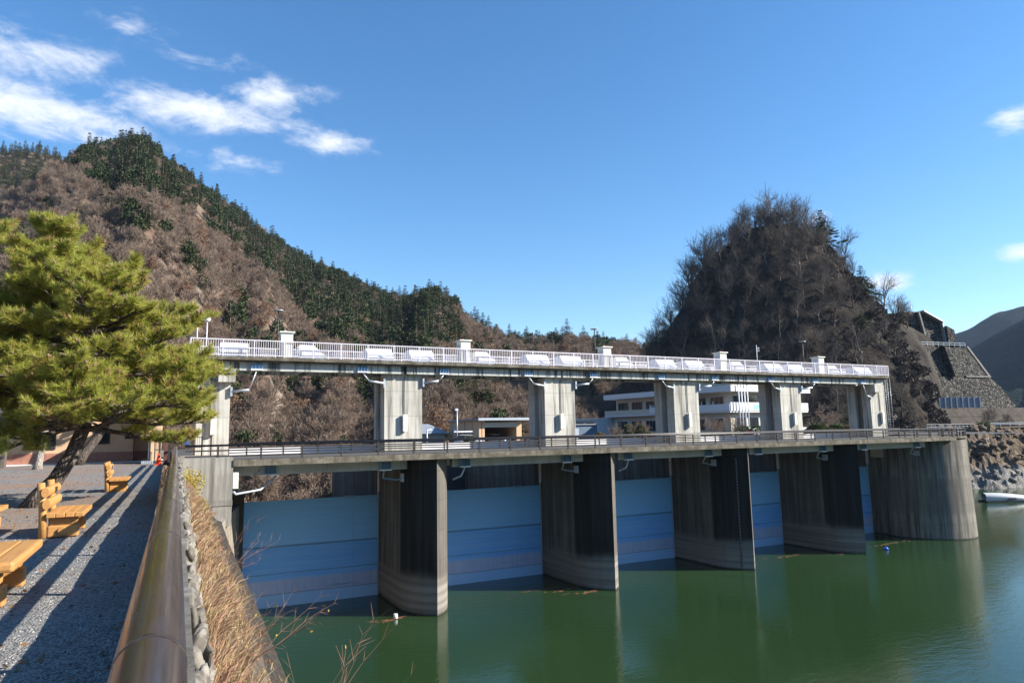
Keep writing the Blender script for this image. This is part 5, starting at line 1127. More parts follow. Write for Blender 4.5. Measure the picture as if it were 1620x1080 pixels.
# ================================================================== VEGETATION
def rand_perp(d, r):
    while True:
        q = Vector((r.gauss(0, 1), r.gauss(0, 1), r.gauss(0, 1))); q = q - d * q.dot(d)
        if q.length > 0.1: return q.normalized()
def sliver(b, p, d, ln, w, mi, r):
    s_ = rand_perp(d, r) * w * 0.5; q = p + d * ln
    b.add([p - s_, p + s_, q], [(0, 1, 2)], mi)
def twig_fan(b, p, d, ln, w, mi, r, n):
    for _ in range(n):
        dd = (d + rand_perp(d, r) * r.uniform(0.2, 0.9)).normalized(); dd.z += 0.15; dd.normalize(); sliver(b, p + d * r.uniform(-0.2, 0.3) * ln, dd, ln * r.uniform(0.6, 1.2), w, mi, r)
def bare_mesh(name, seed, H, spread, dens, mats, tw=0.05, leaf=0, droop=0.0):
    r = random.Random(seed); b = MB()
    def grow(p, d, ln, rad, lvl):
        pts = [p]; q = p.copy(); dd = d.copy(); ns = 3 if lvl < 2 else 2
        for i in range(ns):
            dd = (dd + rand_perp(dd, r) * 0.16 + Vector((0, 0, 0.10 - droop * lvl * 0.5))).normalized(); q = q + dd * ln / ns; pts.append(q.copy())
        rr_ = [rad * (1 - 0.55 * i / ns) for i in range(ns + 1)]
        b.tube(pts, rr_, 4 if lvl < 2 else 3, 0, caps=False)
        if lvl == 3:
            for pt in pts[1:]: twig_fan(b, pt, dd, ln * 0.9, tw, 1, r, dens)
            if leaf:
                for _ in range(leaf): sliver(b, q + Vector((r.gauss(0, .35), r.gauss(0, .35), r.gauss(0, .3))), Vector((r.gauss(0, 1), r.gauss(0, 1), r.gauss(0, 1))).normalized(), 0.4, 0.32, 2, r)
            return
        nch = [5, 4, 4][lvl] + r.choice((0, 1))
        for k in range(nch):
            f = 0.35 + 0.65 * (k + r.random()) / nch; i = min(ns - 1, int(f * ns)); pt = pts[i].lerp(pts[i + 1], f * ns - i)
            ang = r.uniform(0.45, 0.95) * spread; cd_ = (dd * math.cos(ang) + rand_perp(dd, r) * math.sin(ang)).normalized()
            grow(pt, cd_, ln * r.uniform(0.5, 0.72), rad * 0.5, lvl + 1)
        grow(q, dd, ln * 0.6, rad * 0.45, lvl + 1)
    grow(Vector((0, 0, -0.6)), Vector((r.uniform(-.12, .12), r.uniform(-.12, .12), 1)).normalized(), H * 0.45, H * 0.022, 0)
    return b.mesh(name, mats)
def conifer_mesh(name, seed, H, W_, mat, layers=17, per=8, core=0.25, ragged=0.25):
    r = random.Random(seed); b = MB(); b.tube([(0, 0, -1), (0, 0, H * 0.5), (0, 0, H * 0.97)], [H * 0.016, H * 0.011, 0.02], 4, 0, caps=False)
    for i in range(layers):
        t = (i + r.random() * 0.8) / layers; z = H * (0.14 + 0.85 * t); L_ = W_ * (1 - t) ** 0.75 * r.uniform(1 - ragged, 1 + ragged * 0.5) + 0.15
        for k in range(per):
            a = 2 * math.pi * (k + r.random()) / per; d = Vector((math.cos(a), math.sin(a), 0)); L2 = L_ * r.uniform(0.65, 1.1)
            for q in range(4):
                f0 = q / 4; p = Vector((0, 0, z)) + d * L2 * f0 + Vector((0, 0, -0.22 * L2 * f0 * f0 + r.uniform(-.15, .15)))
                dd = (d + Vector((r.uniform(-.6, .6), r.uniform(-.6, .6), r.uniform(-.45, .25)))).normalized(); ll = max(0.45, L2 * 0.42); sd_ = rand_perp(dd, r); sd_.z *= 0.35; s_ = sd_ * ll * 0.33
                b.add([p, p + dd * ll * 0.55 + s_, p + dd * ll, p + dd * ll * 0.5 - s_], [(0, 1, 2), (0, 2, 3)], 1)
    return b.mesh(name, [M['hillbark'], mat])
def clump_mesh(name, seed, mats, n=420, rx=1.0, rz=0.8, leaf=0.16, shell=0.55, stem=True):
    r = random.Random(seed); b = MB()
    if stem: b.tube([(0, 0, -0.2), (0.02, 0, rz * 0.9)], [0.06, 0.03], 5, 0)
    for _ in range(n):
        d = Vector((r.gauss(0, 1), r.gauss(0, 1), r.gauss(0, 1))).normalized(); q = r.uniform(shell, 1.0) * (0.88 + 0.14 * fbm(d.x * 2 + seed, d.y * 2, d.z * 2, 2)); p = Vector((d.x * rx * q, d.y * rx * q, rz + d.z * rz * q))
        dd = (d * 0.6 + Vector((r.gauss(0, .6), r.gauss(0, .6), r.gauss(0, .6)))).normalized(); s_ = rand_perp(dd, r) * leaf * 0.4
        b.add([p, p + dd * leaf * 0.5 + s_, p + dd * leaf, p + dd * leaf * 0.5 - s_], [(0, 1, 2, 3)], 1)
    return b.mesh(name, mats)
HB = M['hillbark']
BARE = [bare_mesh('bare_tree', 11 + i, 8.0, 1.0, 4, [HB, M['twigs']], 0.075) for i in range(4)] + [bare_mesh('bare_tree', 31, 7.0, 1.05, 2, [HB, M['twigs'], M['russet']], 0.075, leaf=4)]
KN = [bare_mesh('knoll_tree', 51 + i, 10.5, 1.15, 3, [M['knollbark'], M['twigsdark' if i % 2 else 'knollbark']], 0.024) for i in range(4)]
CON = [conifer_mesh('conifer', 71 + i, (9.5, 10.5, 8.5)[i], (3.2, 2.7, 3.6)[i], M['conifer'], 14, 8, ragged=0.45) for i in range(3)] + [conifer_mesh('conifer', 75, 11.0, 2.9, M['conifer2'])]
CON[2] = clump_mesh('conifer', 77, [HB, M['conifer']], 420, 2.4, 3.7, 0.8, 0.45)
CONT = [conifer_mesh('conifer', 81 + i, (12.0, 10.0, 9.0)[i], (3.4, 4.0, 4.4)[i], M['conifer'], 17, 10, ragged=0.6) for i in range(3)]
BUSH = [clump_mesh('evergreen', 91, [HB, M['shrubgreen']], 260, 2.2, 1.8, 0.75), clump_mesh('evergreen', 92, [HB, M['conifer2']], 260, 2.4, 2.4, 0.8), clump_mesh('brown_bush', 93, [HB, M['twigsdark']], 300, 1.8, 1.1, 0.6)]

def forest(name, protos, pts):
    # pts: (x, y, z, scale, rot, which).  One object; instances scattered by geometry nodes
    me = bpy.data.meshes.new(name); me.from_pydata([p[:3] for p in pts], [], [])
    for an, ty, k in (('tree_scale', 'FLOAT', 3), ('tree_turn', 'FLOAT', 4), ('tree_kind', 'INT', 5)):
        a = me.attributes.new(an, ty, 'POINT'); a.data.foreach_set('value', [p[k] for p in pts])
    o = bpy.data.objects.new(name, me); COL.objects.link(o); o['kind'] = 'stuff'
    g = bpy.data.node_groups.new(name + '_scatter', 'GeometryNodeTree')
    g.interface.new_socket('Geometry', in_out='INPUT', socket_type='NodeSocketGeometry'); g.interface.new_socket('Geometry', in_out='OUTPUT', socket_type='NodeSocketGeometry')
    gi = g.nodes.new('NodeGroupInput'); go = g.nodes.new('NodeGroupOutput'); jn = g.nodes.new('GeometryNodeJoinGeometry')
    def attr(nm, dt):
        n = g.nodes.new('GeometryNodeInputNamedAttribute'); n.data_type = dt; n.inputs['Name'].default_value = nm; return n.outputs[0]
    kind, scl, turn = attr('tree_kind', 'INT'), attr('tree_scale', 'FLOAT'), attr('tree_turn', 'FLOAT')
    cx = g.nodes.new('ShaderNodeCombineXYZ'); g.links.new(turn, cx.inputs['Z']); cs_ = g.nodes.new('ShaderNodeCombineXYZ')
    for q in 'XYZ': g.links.new(scl, cs_.inputs[q])
    for k, pr_ in enumerate(protos):
        cp = g.nodes.new('FunctionNodeCompare'); cp.data_type = 'INT'; cp.operation = 'EQUAL'
        ins = [s_ for s_ in cp.inputs if s_.type == 'INT']; g.links.new(kind, ins[0]); ins[1].default_value = k
        oi = g.nodes.new('GeometryNodeObjectInfo'); oi.inputs['Object'].default_value = pr_; oi.inputs['As Instance'].default_value = True; oi.transform_space = 'ORIGINAL'
        ip = g.nodes.new('GeometryNodeInstanceOnPoints'); g.links.new(gi.outputs[0], ip.inputs['Points']); g.links.new(cp.outputs[0], ip.inputs['Selection'])
        g.links.new(oi.outputs['Geometry'], ip.inputs['Instance']); g.links.new(cx.outputs[0], ip.inputs['Rotation']); g.links.new(cs_.outputs[0], ip.inputs['Scale']); g.links.new(ip.outputs[0], jn.inputs[0])
    g.links.new(jn.outputs[0], go.inputs[0]); md = o.modifiers.new('scatter', 'NODES'); md.node_group = g
    return o

# ---- left mountain
def on_yard(x, y): return x > interp(y, [74, 92, 106, 118], [15, 28, 30, 60]) and y < 118 and x < 90
R = random.Random(21); wood_pts = []
a = -32.0
cand = []
while a < 47:
    rb, rr_ = RBf(a), RRf(a)
    r = rb + 2
    while r < rr_ + 14:
        cand.append((a + R.uniform(-0.5, 0.5), r + R.uniform(-2.2, 2.2))); r += 5.0
    a += 0.85
for (aa, r) in cand:
    x, y = r * math.sin(math.radians(aa)), r * math.cos(math.radians(aa))
    if on_yard(x, y): continue
    rr_ = RRf(aa); z = left_z(x, y); el = (z - 1.6) / r; s_ = (r - RBf(aa)) / (rr_ - RBf(aa))
    cl = interp(aa, AZ, LOWC) - 9.5 / rr_ + 0.018 * fbm(x * 0.03, y * 0.03, 2, 3)
    pc = 0.90 if (el > cl or s_ > 0.985 and aa > -7) else 0.05 + 0.30 * sstep(0.12, 0.4, fbm(x * 0.022, y * 0.022, 8, 3))
    if aa > 22: pc = 0.62 if s_ > 0.8 else 0.25
    wood_pts.append((x, y, z, R.random() < pc, s_, r, aa))
def wood_kind(c, aa, s_):
    if c: return R.choice((4, 5, 6, 6)) if aa < 22 else R.choice((6, 7, 8, 9, 6))
    q = R.random(); return 3 if q < 0.10 else (10 if q < 0.17 else R.choice((0, 1, 2, 11)))
MESHK = [BARE[0], BARE[1], BARE[2], BARE[4], CON[0], CON[1], CON[2], CONT[0], CONT[1], CONT[2], BUSH[0], BARE[3]]
NAMEK = ['bare_tree'] * 3 + ['russet_tree'] + ['conifer_tree'] * 6 + ['evergreen_bush', 'bare_tree']
def px_of(x, y, z):
    d = Vector((x, y, z - 1.6)); return 810 + 1080 * d.dot(rt) / d.dot(fw), 540 - 1080 * d.dot(up) / d.dot(fw)
def zone(px, py, hi):
    marks = [(150, 'behind the big pine'), (330, 'left of the promenade end column'), (452, 'left of the first white cabinet'), (590, 'between the first cabinet and the nearest column'), (734, 'left of the second white cabinet'), (850, 'right of the second white cabinet'), (957, 'left of the middle cabinet'), (3000, 'between the middle cabinet and the dark knoll')]
    w = next(t_ for q, t_ in marks if px < q); walk = 545 + (px - 315) * 0.04
    return ('high above the walkway, ' if py < walk - 130 else 'just above the walkway, ' if py < walk else 'below the walkway deck, ') + w
def sizew(s_): return 'small' if s_ < 0.66 else 'mid-sized' if s_ < 0.88 else 'tall'
LBLK = {'bare_tree': 'leafless grey-brown tree low on the left mountainside behind the dam', 'russet_tree': 'russet leaved tree low on the left mountainside behind the dam',
        'conifer_tree': 'dark conifer along the skyline and low edge of the left mountain', 'evergreen_bush': 'round evergreen bush low on the left mountainside behind the dam'}
GRPK = {'bare_tree': 'leafless trees at the foot of the left mountain', 'russet_tree': 'russet trees at the foot of the left mountain', 'conifer_tree': 'conifers on the left mountain', 'evergreen_bush': 'evergreen bushes at the foot of the left mountain'}
items = []
for (x, y, z, c, s_, r, aa) in wood_pts:
    k = wood_kind(c, aa, s_)
    if c and aa > 22 and fbm(x * 0.05, y * 0.05, 3, 2) < -0.05: k = R.choice((0, 1, 2, 11)); c = False
    sc_ = R.uniform(0.55, 1.0) if not c else R.uniform(0.45, 1.12)
    if k == 10: sc_ *= 0.8
    items.append((x, y, z - 0.2, sc_, R.uniform(0, 6.28), k, s_, r, aa))
def near_key(it): return it[7] / (it[3])
vis = [it for it in items if -2 < it[8] < 33 and it[6] > 0.02]
first = {}
chosen = set()
def pick(pred, n, key):
    for it in sorted((i for i in vis if pred(i) and id(i) not in chosen), key=key)[:n]: chosen.add(id(it))
pick(lambda i: NAMEK[i[5]] == 'bare_tree', 90, near_key); pick(lambda i: NAMEK[i[5]] == 'russet_tree', 30, near_key); pick(lambda i: NAMEK[i[5]] == 'evergreen_bush', 25, near_key)
pick(lambda i: NAMEK[i[5]] == 'conifer_tree' and i[6] > 0.93 and -7 < i[8] < 38, 130, lambda i: abs(i[6] - 1)); pick(lambda i: NAMEK[i[5]] == 'conifer_tree', 50, near_key)
for it in items:
    if id(it) in chosen or it[5] not in first:
        nm = NAMEK[it[5]]; o = obj(nm, MESHK[it[5]], None, it[:3], (0, 0, it[4]), (it[3],) * 3); q_ = px_of(*it[:3]); lb_ = {'bare_tree': 'leafless grey-brown', 'russet_tree': 'russet leaved', 'conifer_tree': 'dark conifer', 'evergreen_bush': 'round evergreen'}[nm]; tag(o, sizew(it[3]) + ' ' + lb_ + ('' if nm == 'conifer_tree' else ' ' + nm.split('_')[-1]) + ' ' + zone(q_[0], q_[1], 0), nm.split('_')[-1], GRPK[nm]); first.setdefault(it[5], o); chosen.add(id(it))
PROT = [first.get(k) for k in range(12)]
for k in range(12):
    if PROT[k] is None: PROT[k] = first[0]
forest('mountain_forest', PROT, [it[:6] for it in items if id(it) not in chosen])
# understory thickets that fill between the crowns
R = random.Random(5); und = []
for _ in range(5200):
    aa = R.uniform(-14, 40); r = RBf(aa) + (RRf(aa) - RBf(aa)) * R.random() ** 0.9; x, y = r * math.sin(math.radians(aa)), r * math.cos(math.radians(aa))
    if on_yard(x, y): continue
    und.append((x, y, left_z(x, y) - 0.2, R.uniform(0.18, 0.42), R.uniform(0, 6.28), R.choice((0, 1, 2, 3))))
forest('mountain_undergrowth', [first[0], first[1], first[2], first[3]], und)
# second mountain: olive conifers
con2 = obj('olive_conifer', CON[3], None, (-70, 560, left2_z(-70, 560)), (0, 0, 1), (1.1,) * 3); tag(con2, 'olive green conifer on the second mountain at the far left', 'conifer')
R = random.Random(8); p2 = []
a = -26.0
while a < -3:
    r = 430
    while r < 712:
        aj, rj = a + R.uniform(-.3, .3), r + R.uniform(-3, 3); x, y = rj * math.sin(math.radians(aj)), rj * math.cos(math.radians(aj)); p2.append((x, y, left2_z(x, y) - 0.3, R.uniform(0.8, 1.25), R.uniform(0, 6.28), R.choice((0, 0, 1)))); r += 7
    a += 0.55
forest('olive_conifer_forest', [con2, first[4]], p2)
# ---- knoll trees
R = random.Random(31); kn = []; shr = []
for _ in range(900):
    u = R.uniform(26, 118); v_ = R.uniform(146, 200); z = knoll_z(u, v_)
    if z < 1.0 or (u > 92 and (v_ < 181 or R.random() < 0.5)) or u > 108: continue
    if any((u - q[0]) ** 2 + (v_ - q[1]) ** 2 < 2.6 ** 2 for q in kn): continue
    kn.append((u, v_, z, R.uniform(0.5, 0.98)))
kn.sort(key=lambda q: -q[3]); kcount = 0; kfirst = {}; rest = []
for i, (u, v_, z, s_) in enumerate(kn):
    k = i % 4; x, y = uv2w(u, v_)
    tall = interp(u, KU, KZ) > 25
    if kcount < 265 and (v_ < 194):
        o = obj('knoll_tree', KN[k], None, (x, y, z - 0.3), (R.uniform(-.15, .15), R.uniform(-.15, .15), R.uniform(0, 6.28)), (s_ * (1.3 if v_ > 181 else 1.0),) * 3); kcount += 1
        tag(o, sizew(s_) + ' leafless tree ' + ('on the summit' if z > 50 else 'high on' if z > 36 else 'halfway up' if z > 20 else 'low on') + (' of the dark knoll' if z > 50 else ' the dark knoll') + (', left flank' if u < 52 else ', left of its mast' if u < 72 else ', right of its mast' if u < 88 else ', right flank') + (', back slope' if v_ > 188 else ', front slope' if v_ < 172 else ''), 'tree', 'leafless trees on the dark knoll'); kfirst.setdefault(k, o)
    else: rest.append((x, y, z - 0.3, s_, R.uniform(0, 6.28), k))
for _ in range(650):
    u = R.uniform(26, 97); v_ = R.uniform(146, 196); z = knoll_z(u, v_)
    if z < 0.8 or (u > 90 and v_ > 166): continue
    x, y = uv2w(u, v_); rest.append((x, y, z - 0.2, R.uniform(0.14, 0.40), R.uniform(0, 6.28), R.randrange(4)))
kb = obj('brown_bush', BUSH[2], None, U(95, 165, knoll_z(95, 165)), (0, 0, 0), (1, 1, 1)); tag(kb, 'low brown bush on the knoll above the far road', 'bush')
for _ in range(170):
    u = R.uniform(84, 116); v_ = R.uniform(158, 192); z = knoll_z(u, v_)
    if u > 94 and R.random() < 0.82: continue
    if u > 101 and v_ < 178: continue
    x, y = uv2w(u, v_); rest.append((x, y, z - 0.2, R.uniform(0.5, 1.1), R.uniform(0, 6.28), 4))
for _ in range(150):
    u = R.uniform(88, 101.5); v_ = R.uniform(154, 184); x, y = uv2w(u, v_); z = knoll_z(u, v_)
    if z > 0.3: rest.append((x, y, z - 0.3, R.uniform(0.5, 1.15), R.uniform(0, 6.28), 4))
forest('knoll_undergrowth', [kfirst[k] for k in range(4)] + [kb], rest)
for u, v_, s_, lbl in ((85, 181, 1.5, 'dark evergreen near the top right of the knoll'), (88, 168, 1.15, 'dark evergreen on the right flank of the knoll'), (83, 160, 0.7, 'small dark conifer low on the knoll'), (40.5, 180, 0.8, 'small dark conifer on the left skyline of the knoll')):
    x, y = uv2w(u, v_); tag(obj('knoll_conifer', CONT[int(u) % 3], None, (x, y, knoll_z(u, v_) - 0.5), (0, 0, u), (s_ * 0.8,) * 3), lbl, 'conifer')
x, y = uv2w(72.9, 187); t = thing('summit_mast', (x, y, 58), 'thin mast rising from the summit of the dark knoll', 'mast'); d = MB(); d.tube([(x, y, 57), (x, y, 70.8)], [0.16, 0.08], 6); d.build('pole', M['hillbark'], t)
x, y = uv2w(73.4, 184.5); t = thing('summit_hut', (x, y, 57), 'small dark pitched shelter at the summit of the knoll', 'shelter'); b = MB(); c_ = Vector((x, y, 58.2)); b.obox(c_, (math.cos(YAW), -math.sin(YAW), 0), (math.sin(YAW), math.cos(YAW), 0), (0, 0, 1), 1.7, 1.2, 1.2); b.build('wall', M['darksteel'], t)
b = MB(); b.add([U(71.2, 183, 59.3), U(75.6, 183, 59.3), U(73.4, 183, 61.0), U(71.2, 186, 59.3), U(75.6, 186, 59.3), U(73.4, 186, 61.0)], [(0, 1, 2), (5, 4, 3), (1, 4, 5, 2), (0, 2, 5, 3), (0, 3, 4, 1)]); b.build('roof', M['darksteel'], t)

# ---- planting in front of the office and along the yard
ball = [clump_mesh('clipped_shrub', 101, [HB, M['azalea']], 800, 1.0, 0.85, 0.22, 0.8, False), clump_mesh('clipped_shrub', 102, [HB, M['shrubgreen']], 800, 1.0, 0.85, 0.22, 0.8, False), clump_mesh('clipped_shrub', 103, [HB, M['redleaf']], 700, 1.0, 0.85, 0.2, 0.8, False), clump_mesh('clipped_shrub', 104, [HB, M['russet']], 700, 1.0, 0.85, 0.2, 0.8, False)]
def at_px(px, v_):       # a spot on the yard by bearing and depth
    return uv2w((px - 810) / 1080 * v_, v_)
for px, v_, k, sx, sz, lbl in ((945, 100, 0, 0.85, 0.95, 'round clipped brown-green shrub at the left of the office front'), (971, 101, 0, 0.8, 0.85, 'second round clipped shrub left of the third column'), (1023, 100, 0, 0.85, 0.9, 'round clipped shrub just left of the third column'),
        (1125, 98, 3, 1.15, 0.75, 'low reddish clipped shrub just right of the third column'), (1142, 97, 0, 0.95, 0.85, 'olive clipped shrub beside the low reddish shrub'), (1178, 96, 2, 0.75, 0.85, 'dark red round shrub in front of the office corner'), (1168, 99, 1, 1.2, 1.3, 'large green bush behind the dark red shrub'), (1192, 98, 1, 1.3, 1.25, 'large green bush right of the dark red shrub'), (1010, 104, 1, 0.9, 1.5, 'dark green upright shrub left of the third column'), (990, 106, 1, 1.0, 1.6, 'dark green upright shrub by the annex front')):
    x, y = at_px(px, v_); tag(obj('clipped_shrub', ball[k], None, (x, y, -0.25), (0, 0, px), (sx, sx, sz)), lbl, 'shrub')
R = random.Random(4); hk = 0
for px in range(1274, 1348, 6):
    for v_ in (99, 104):
        k = R.choice((0, 0, 1, 1, 3)); x, y = at_px(px + R.uniform(-3, 3), v_); s_ = R.uniform(0.75, 1.15)
        tag(obj('clipped_shrub', ball[k], None, (x, y, -0.25), (0, 0, px), (s_, s_, s_ * (1.25 if v_ > 100 else 0.8))), {0: 'olive brown clipped shrub in the hedge bank between the last two columns', 1: 'green clipped shrub in the hedge bank between the last two columns', 3: 'russet clipped shrub in the hedge bank between the last two columns'}[k], 'shrub', {0: 'olive hedge shrubs', 1: 'green hedge shrubs', 3: 'russet hedge shrubs'}[k])
gard = [bare_mesh('garden_tree', 121, 4.2, 1.15, 3, [HB, M['twigs']], 0.03), bare_mesh('garden_tree', 122, 4.6, 1.2, 3, [HB, M['twigs']], 0.03), bare_mesh('garden_tree', 123, 6.5, 1.25, 5, [M['hillbark'], M['twigs']], 0.035, droop=0.16), bare_mesh('garden_tree', 124, 6.0, 1.2, 3, [M['hillbark'], M['twigsdark']], 0.04)]
for px, v_, k, s_, lbl in ((966, 104, 0, 0.85, 'small leafless garden tree before the annex'), (996, 105, 1, 0.8, 'small pale leafless garden tree before the office balcony'), (1020, 104, 0, 0.9, 'small leafless garden tree left of the third column'), (1120, 103, 1, 0.95, 'leafless garden tree right of the third column'), (1156, 97, 1, 1.0, 'leafless garden tree with dark trunk before the office corner'),
        (1290, 112, 2, 1.0, 'pale weeping leafless tree between the last two columns'), (1318, 114, 2, 0.8, 'smaller weeping leafless tree beside the pale weeping tree'), (1548, 160, 3, 0.95, 'spreading leafless tree before the sloping apron'), (1590, 163, 3, 0.7, 'small leafless tree at the right before the sloping apron')):
    x, y = at_px(px, v_); tag(obj('garden_tree', gard[k], None, (x, y, -0.25 if v_ < 120 else 0.4), (0, 0, px * 1.7), (s_,) * 3), lbl, 'tree')
x, y = at_px(1546, 151); tag(obj('green_bush', BUSH[0], None, (x, y, 0.0), (0, 0, 1), (0.9, 0.9, 0.55)), 'yellow-green bush on the rock edge right of the round tower', 'bush')
for px, v_, s_, lbl in ((1490, 183.5, 0.9, 'brown bush on the terrace below the hilltop road'), (1462, 184, 1.0, 'brown bush against the upper stone wall'), (1512, 184, 0.8, 'brown bush at the right end of the upper terrace'), (1425, 186, 1.5, 'brown bush above the gully wall'), (1415, 150, 1.6, 'brown bush right of the far end column'), (1440, 156, 1.8, 'large brown bush below the netted rock slope'), (740, 95, 0.4, 'small green bush before the garage side wall')):
    x, y = at_px(px, v_); tag(obj('roadside_bush', BUSH[2] if px > 1000 else BUSH[0], None, (x, y, -0.2 if v_ < 170 else (21.6 if v_ < 185 else knoll_z((px - 810) / 1080 * v_, v_) - 0.3)), (0, 0, 2), (s_,) * 3), lbl, 'bush')
x, y = at_px(1335, 130); tag(obj('yard_conifer', CONT[1], None, (x, y, -0.2), (0, 0, 0), (0.55,) * 3), 'dark upright conifer just left of the far end column', 'conifer')

# ================================================================== PINES ON THE PROMENADE
def tuft_proto(r, n=30, ln=0.17, w=0.011):
    v, f = [], []
    for i in range(n):
        th = r.uniform(0.12, 1.15) ** 0.9; ph = r.uniform(0, 2 * math.pi); d = np.array((math.sin(th) * math.cos(ph), math.sin(th) * math.sin(ph), math.cos(th))); l_ = ln * r.uniform(0.75, 1.15)
        p = np.array((0, 0, 1.0)) * r.uniform(-0.35, 0.5) * ln; s_ = np.cross(d, (r.gauss(0, 1), r.gauss(0, 1), r.gauss(0, 1))); s_ = s_ / (np.linalg.norm(s_) + 1e-6) * w
        k = len(v); v += [p - s_ * 0.5, p + s_ * 0.5, p + d * l_ + np.array((0, 0, -0.01))]; f.append((k, k + 1, k + 2))
    return np.array(v), f
RT = random.Random(77); TP = [tuft_proto(RT) for _ in range(8)]
def pine(name, base, path, radii, layers, label, bark_='pinebark', seed=1, tscale=1.0, dens=1.0, reach=None, forks=()):
    r = random.Random(seed); bx, by = base; t = thing(name, (bx, by, 0), label, 'tree')
    b = MB(); b.tube([(bx + p[0], by + p[1], p[2]) for p in path], radii, 14); 
    pts = [Vector((bx + p[0], by + p[1], p[2])) for p in path]
    # flared root foot
    b.build('trunk', M[bark_], t)
    hs2 = [p[2] for p in path]
    def trunk_at(z): return Vector((interp(z, hs2, [p.x for p in pts]), interp(z, hs2, [p.y for p in pts]), z))
    tv, tf, limbs = [], [], MB(); cones = MB(); dv, df = [], []
    cnt = [0, 0]
    def tuft(p, d, s_):
        d = (d + Vector((r.uniform(-.5, .5), r.uniform(-.5, .5), r.uniform(0.1, .7)))).normalized(); q = d.to_track_quat('Z', 'Y').to_matrix(); a = r.uniform(0, 6.28)
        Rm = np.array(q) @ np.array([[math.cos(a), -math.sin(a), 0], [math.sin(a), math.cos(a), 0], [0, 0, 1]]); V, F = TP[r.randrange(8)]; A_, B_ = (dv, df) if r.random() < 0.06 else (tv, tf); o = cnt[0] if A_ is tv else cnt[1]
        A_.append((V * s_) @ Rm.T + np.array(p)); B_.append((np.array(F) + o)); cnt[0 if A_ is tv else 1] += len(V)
        if r.random() < 0.09: cones.tube([p + d * 0.04, p + d * 0.08 * s_, p + d * 0.14 * s_], [0.012, 0.036, 0.014], 5, 0)
    def branch(p, d, ln, rad, lvl):
        ns = 5; q = p.copy(); dd = d.copy(); P_ = [q.copy()]
        for i in range(ns):
            dd = (dd + rand_perp(dd, r) * 0.14 + Vector((0, 0, 0.07 if i > 1 else -0.02))).normalized(); q = q + dd * ln / ns; P_.append(q.copy())
        limbs.tube(P_, [max(0.006, rad * (1 - 0.8 * i / ns)) for i in range(ns + 1)], 5 if lvl == 0 else 4, 0, caps=False)
        if lvl < 2:
            n = int((5 + ln * 3.2) * dens) if lvl == 0 else int(3 + ln * 4.0)
            for k in range(n):
                f = 0.28 + 0.72 * (k + r.random()) / n; i = min(ns - 1, int(f * ns)); pt = P_[i].lerp(P_[i + 1], f * ns - i); sg = 1 if k % 2 else -1
                side = Vector((-dd.y, dd.x, 0)).normalized() * sg; cd_ = (dd * r.uniform(0.5, 0.9) + side * r.uniform(0.4, 0.9) + Vector((0, 0, r.uniform(-0.05, 0.32)))).normalized()
                branch(pt, cd_, ln * r.uniform(0.26, 0.42) * (1.15 - 0.5 * f), rad * 0.42, lvl + 1)
        if lvl >= 1:
            m_ = max(2, int(ln / 0.095)) if lvl == 2 else max(2, int(ln / 0.16))
            for k in range(m_):
                f = (0.25 if lvl == 2 else 0.5) + (0.75 if lvl == 2 else 0.5) * (k + r.random()) / m_; f = min(f, 0.999); i = int(f * ns); pt = P_[i].lerp(P_[i + 1], f * ns - i); tuft(pt, (P_[i + 1] - P_[i]).normalized(), tscale * r.uniform(0.8, 1.25))
        tuft(q, dd, tscale * 1.2)
    for (z, L_, n, az0, az1, tilt) in layers:
        for k in range(n):
            a = math.radians(az0 + (az1 - az0) * (k + r.uniform(0.15, 0.85)) / n); zz = z + r.uniform(-0.28, 0.28); p = trunk_at(zz)
            lim = L_ * r.uniform(0.78, 1.05)
            if reach: lim *= reach(math.degrees(a))
            branch(p, Vector((math.sin(a), math.cos(a), tilt + r.uniform(-.08, .1))).normalized(), lim, 0.028 + 0.02 * lim, 0)
    tuft(pts[-1], Vector((0, 0, 1)), tscale * 1.4)
    limbs.build('branches', M[bark_], t)
    V = np.concatenate(tv); F = np.concatenate(tf); me = bpy.data.meshes.new('needles'); me.from_pydata(V.tolist(), [], F.tolist()); me.materials.append(M['needles']); nd = obj('needles', me, t); nd.location = Vector((0, 0, 0)); me.transform(Matrix.Translation(-Vector((bx, by, 0)))); tag(nd, kind='stuff')
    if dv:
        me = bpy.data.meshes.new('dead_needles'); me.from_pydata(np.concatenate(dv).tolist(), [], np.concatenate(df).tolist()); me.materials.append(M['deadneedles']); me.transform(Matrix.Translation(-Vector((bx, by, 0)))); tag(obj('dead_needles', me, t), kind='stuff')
    if cones.v: tag(cones.build('cones', M['stem'], t), kind='stuff')
    return t
main = pine('pine_tree', (-2.85, 20.4), [(-0.04, 0, -0.1), (0.12, 0, 0.25), (0.42, 0, 0.62), (0.72, 0.02, 1.2), (0.94, 0.05, 1.9), (1.08, 0.1, 2.7), (1.05, 0.15, 3.6), (0.9, 0.2, 4.5), (0.55, 0.2, 5.5), (0.1, 0.2, 6.4), (-0.17, 0.2, 7.25)],
            [0.30, 0.22, 0.185, 0.17, 0.16, 0.145, 0.12, 0.095, 0.07, 0.045, 0.02],
            [(2.15 + 0.36 * i, (2.95, 2.85, 2.8, 2.75, 2.7, 2.5, 2.3, 2.1, 1.85, 1.6, 1.3, 1.0, 0.7, 0.45)[i], (10, 7, 7, 8, 7, 7, 7, 7, 7, 6, 6, 5, 5, 4)[i], 37 * i, 37 * i + 360, (-0.06, 0.0, 0.06, 0.1, 0.14, 0.18, 0.22, 0.26, 0.3, 0.36, 0.45, 0.6, 0.85, 1.3)[i]) for i in range(14)],
            'big yellow-green pine with dark leaning trunk beside the log benches', seed=23, dens=0.92)
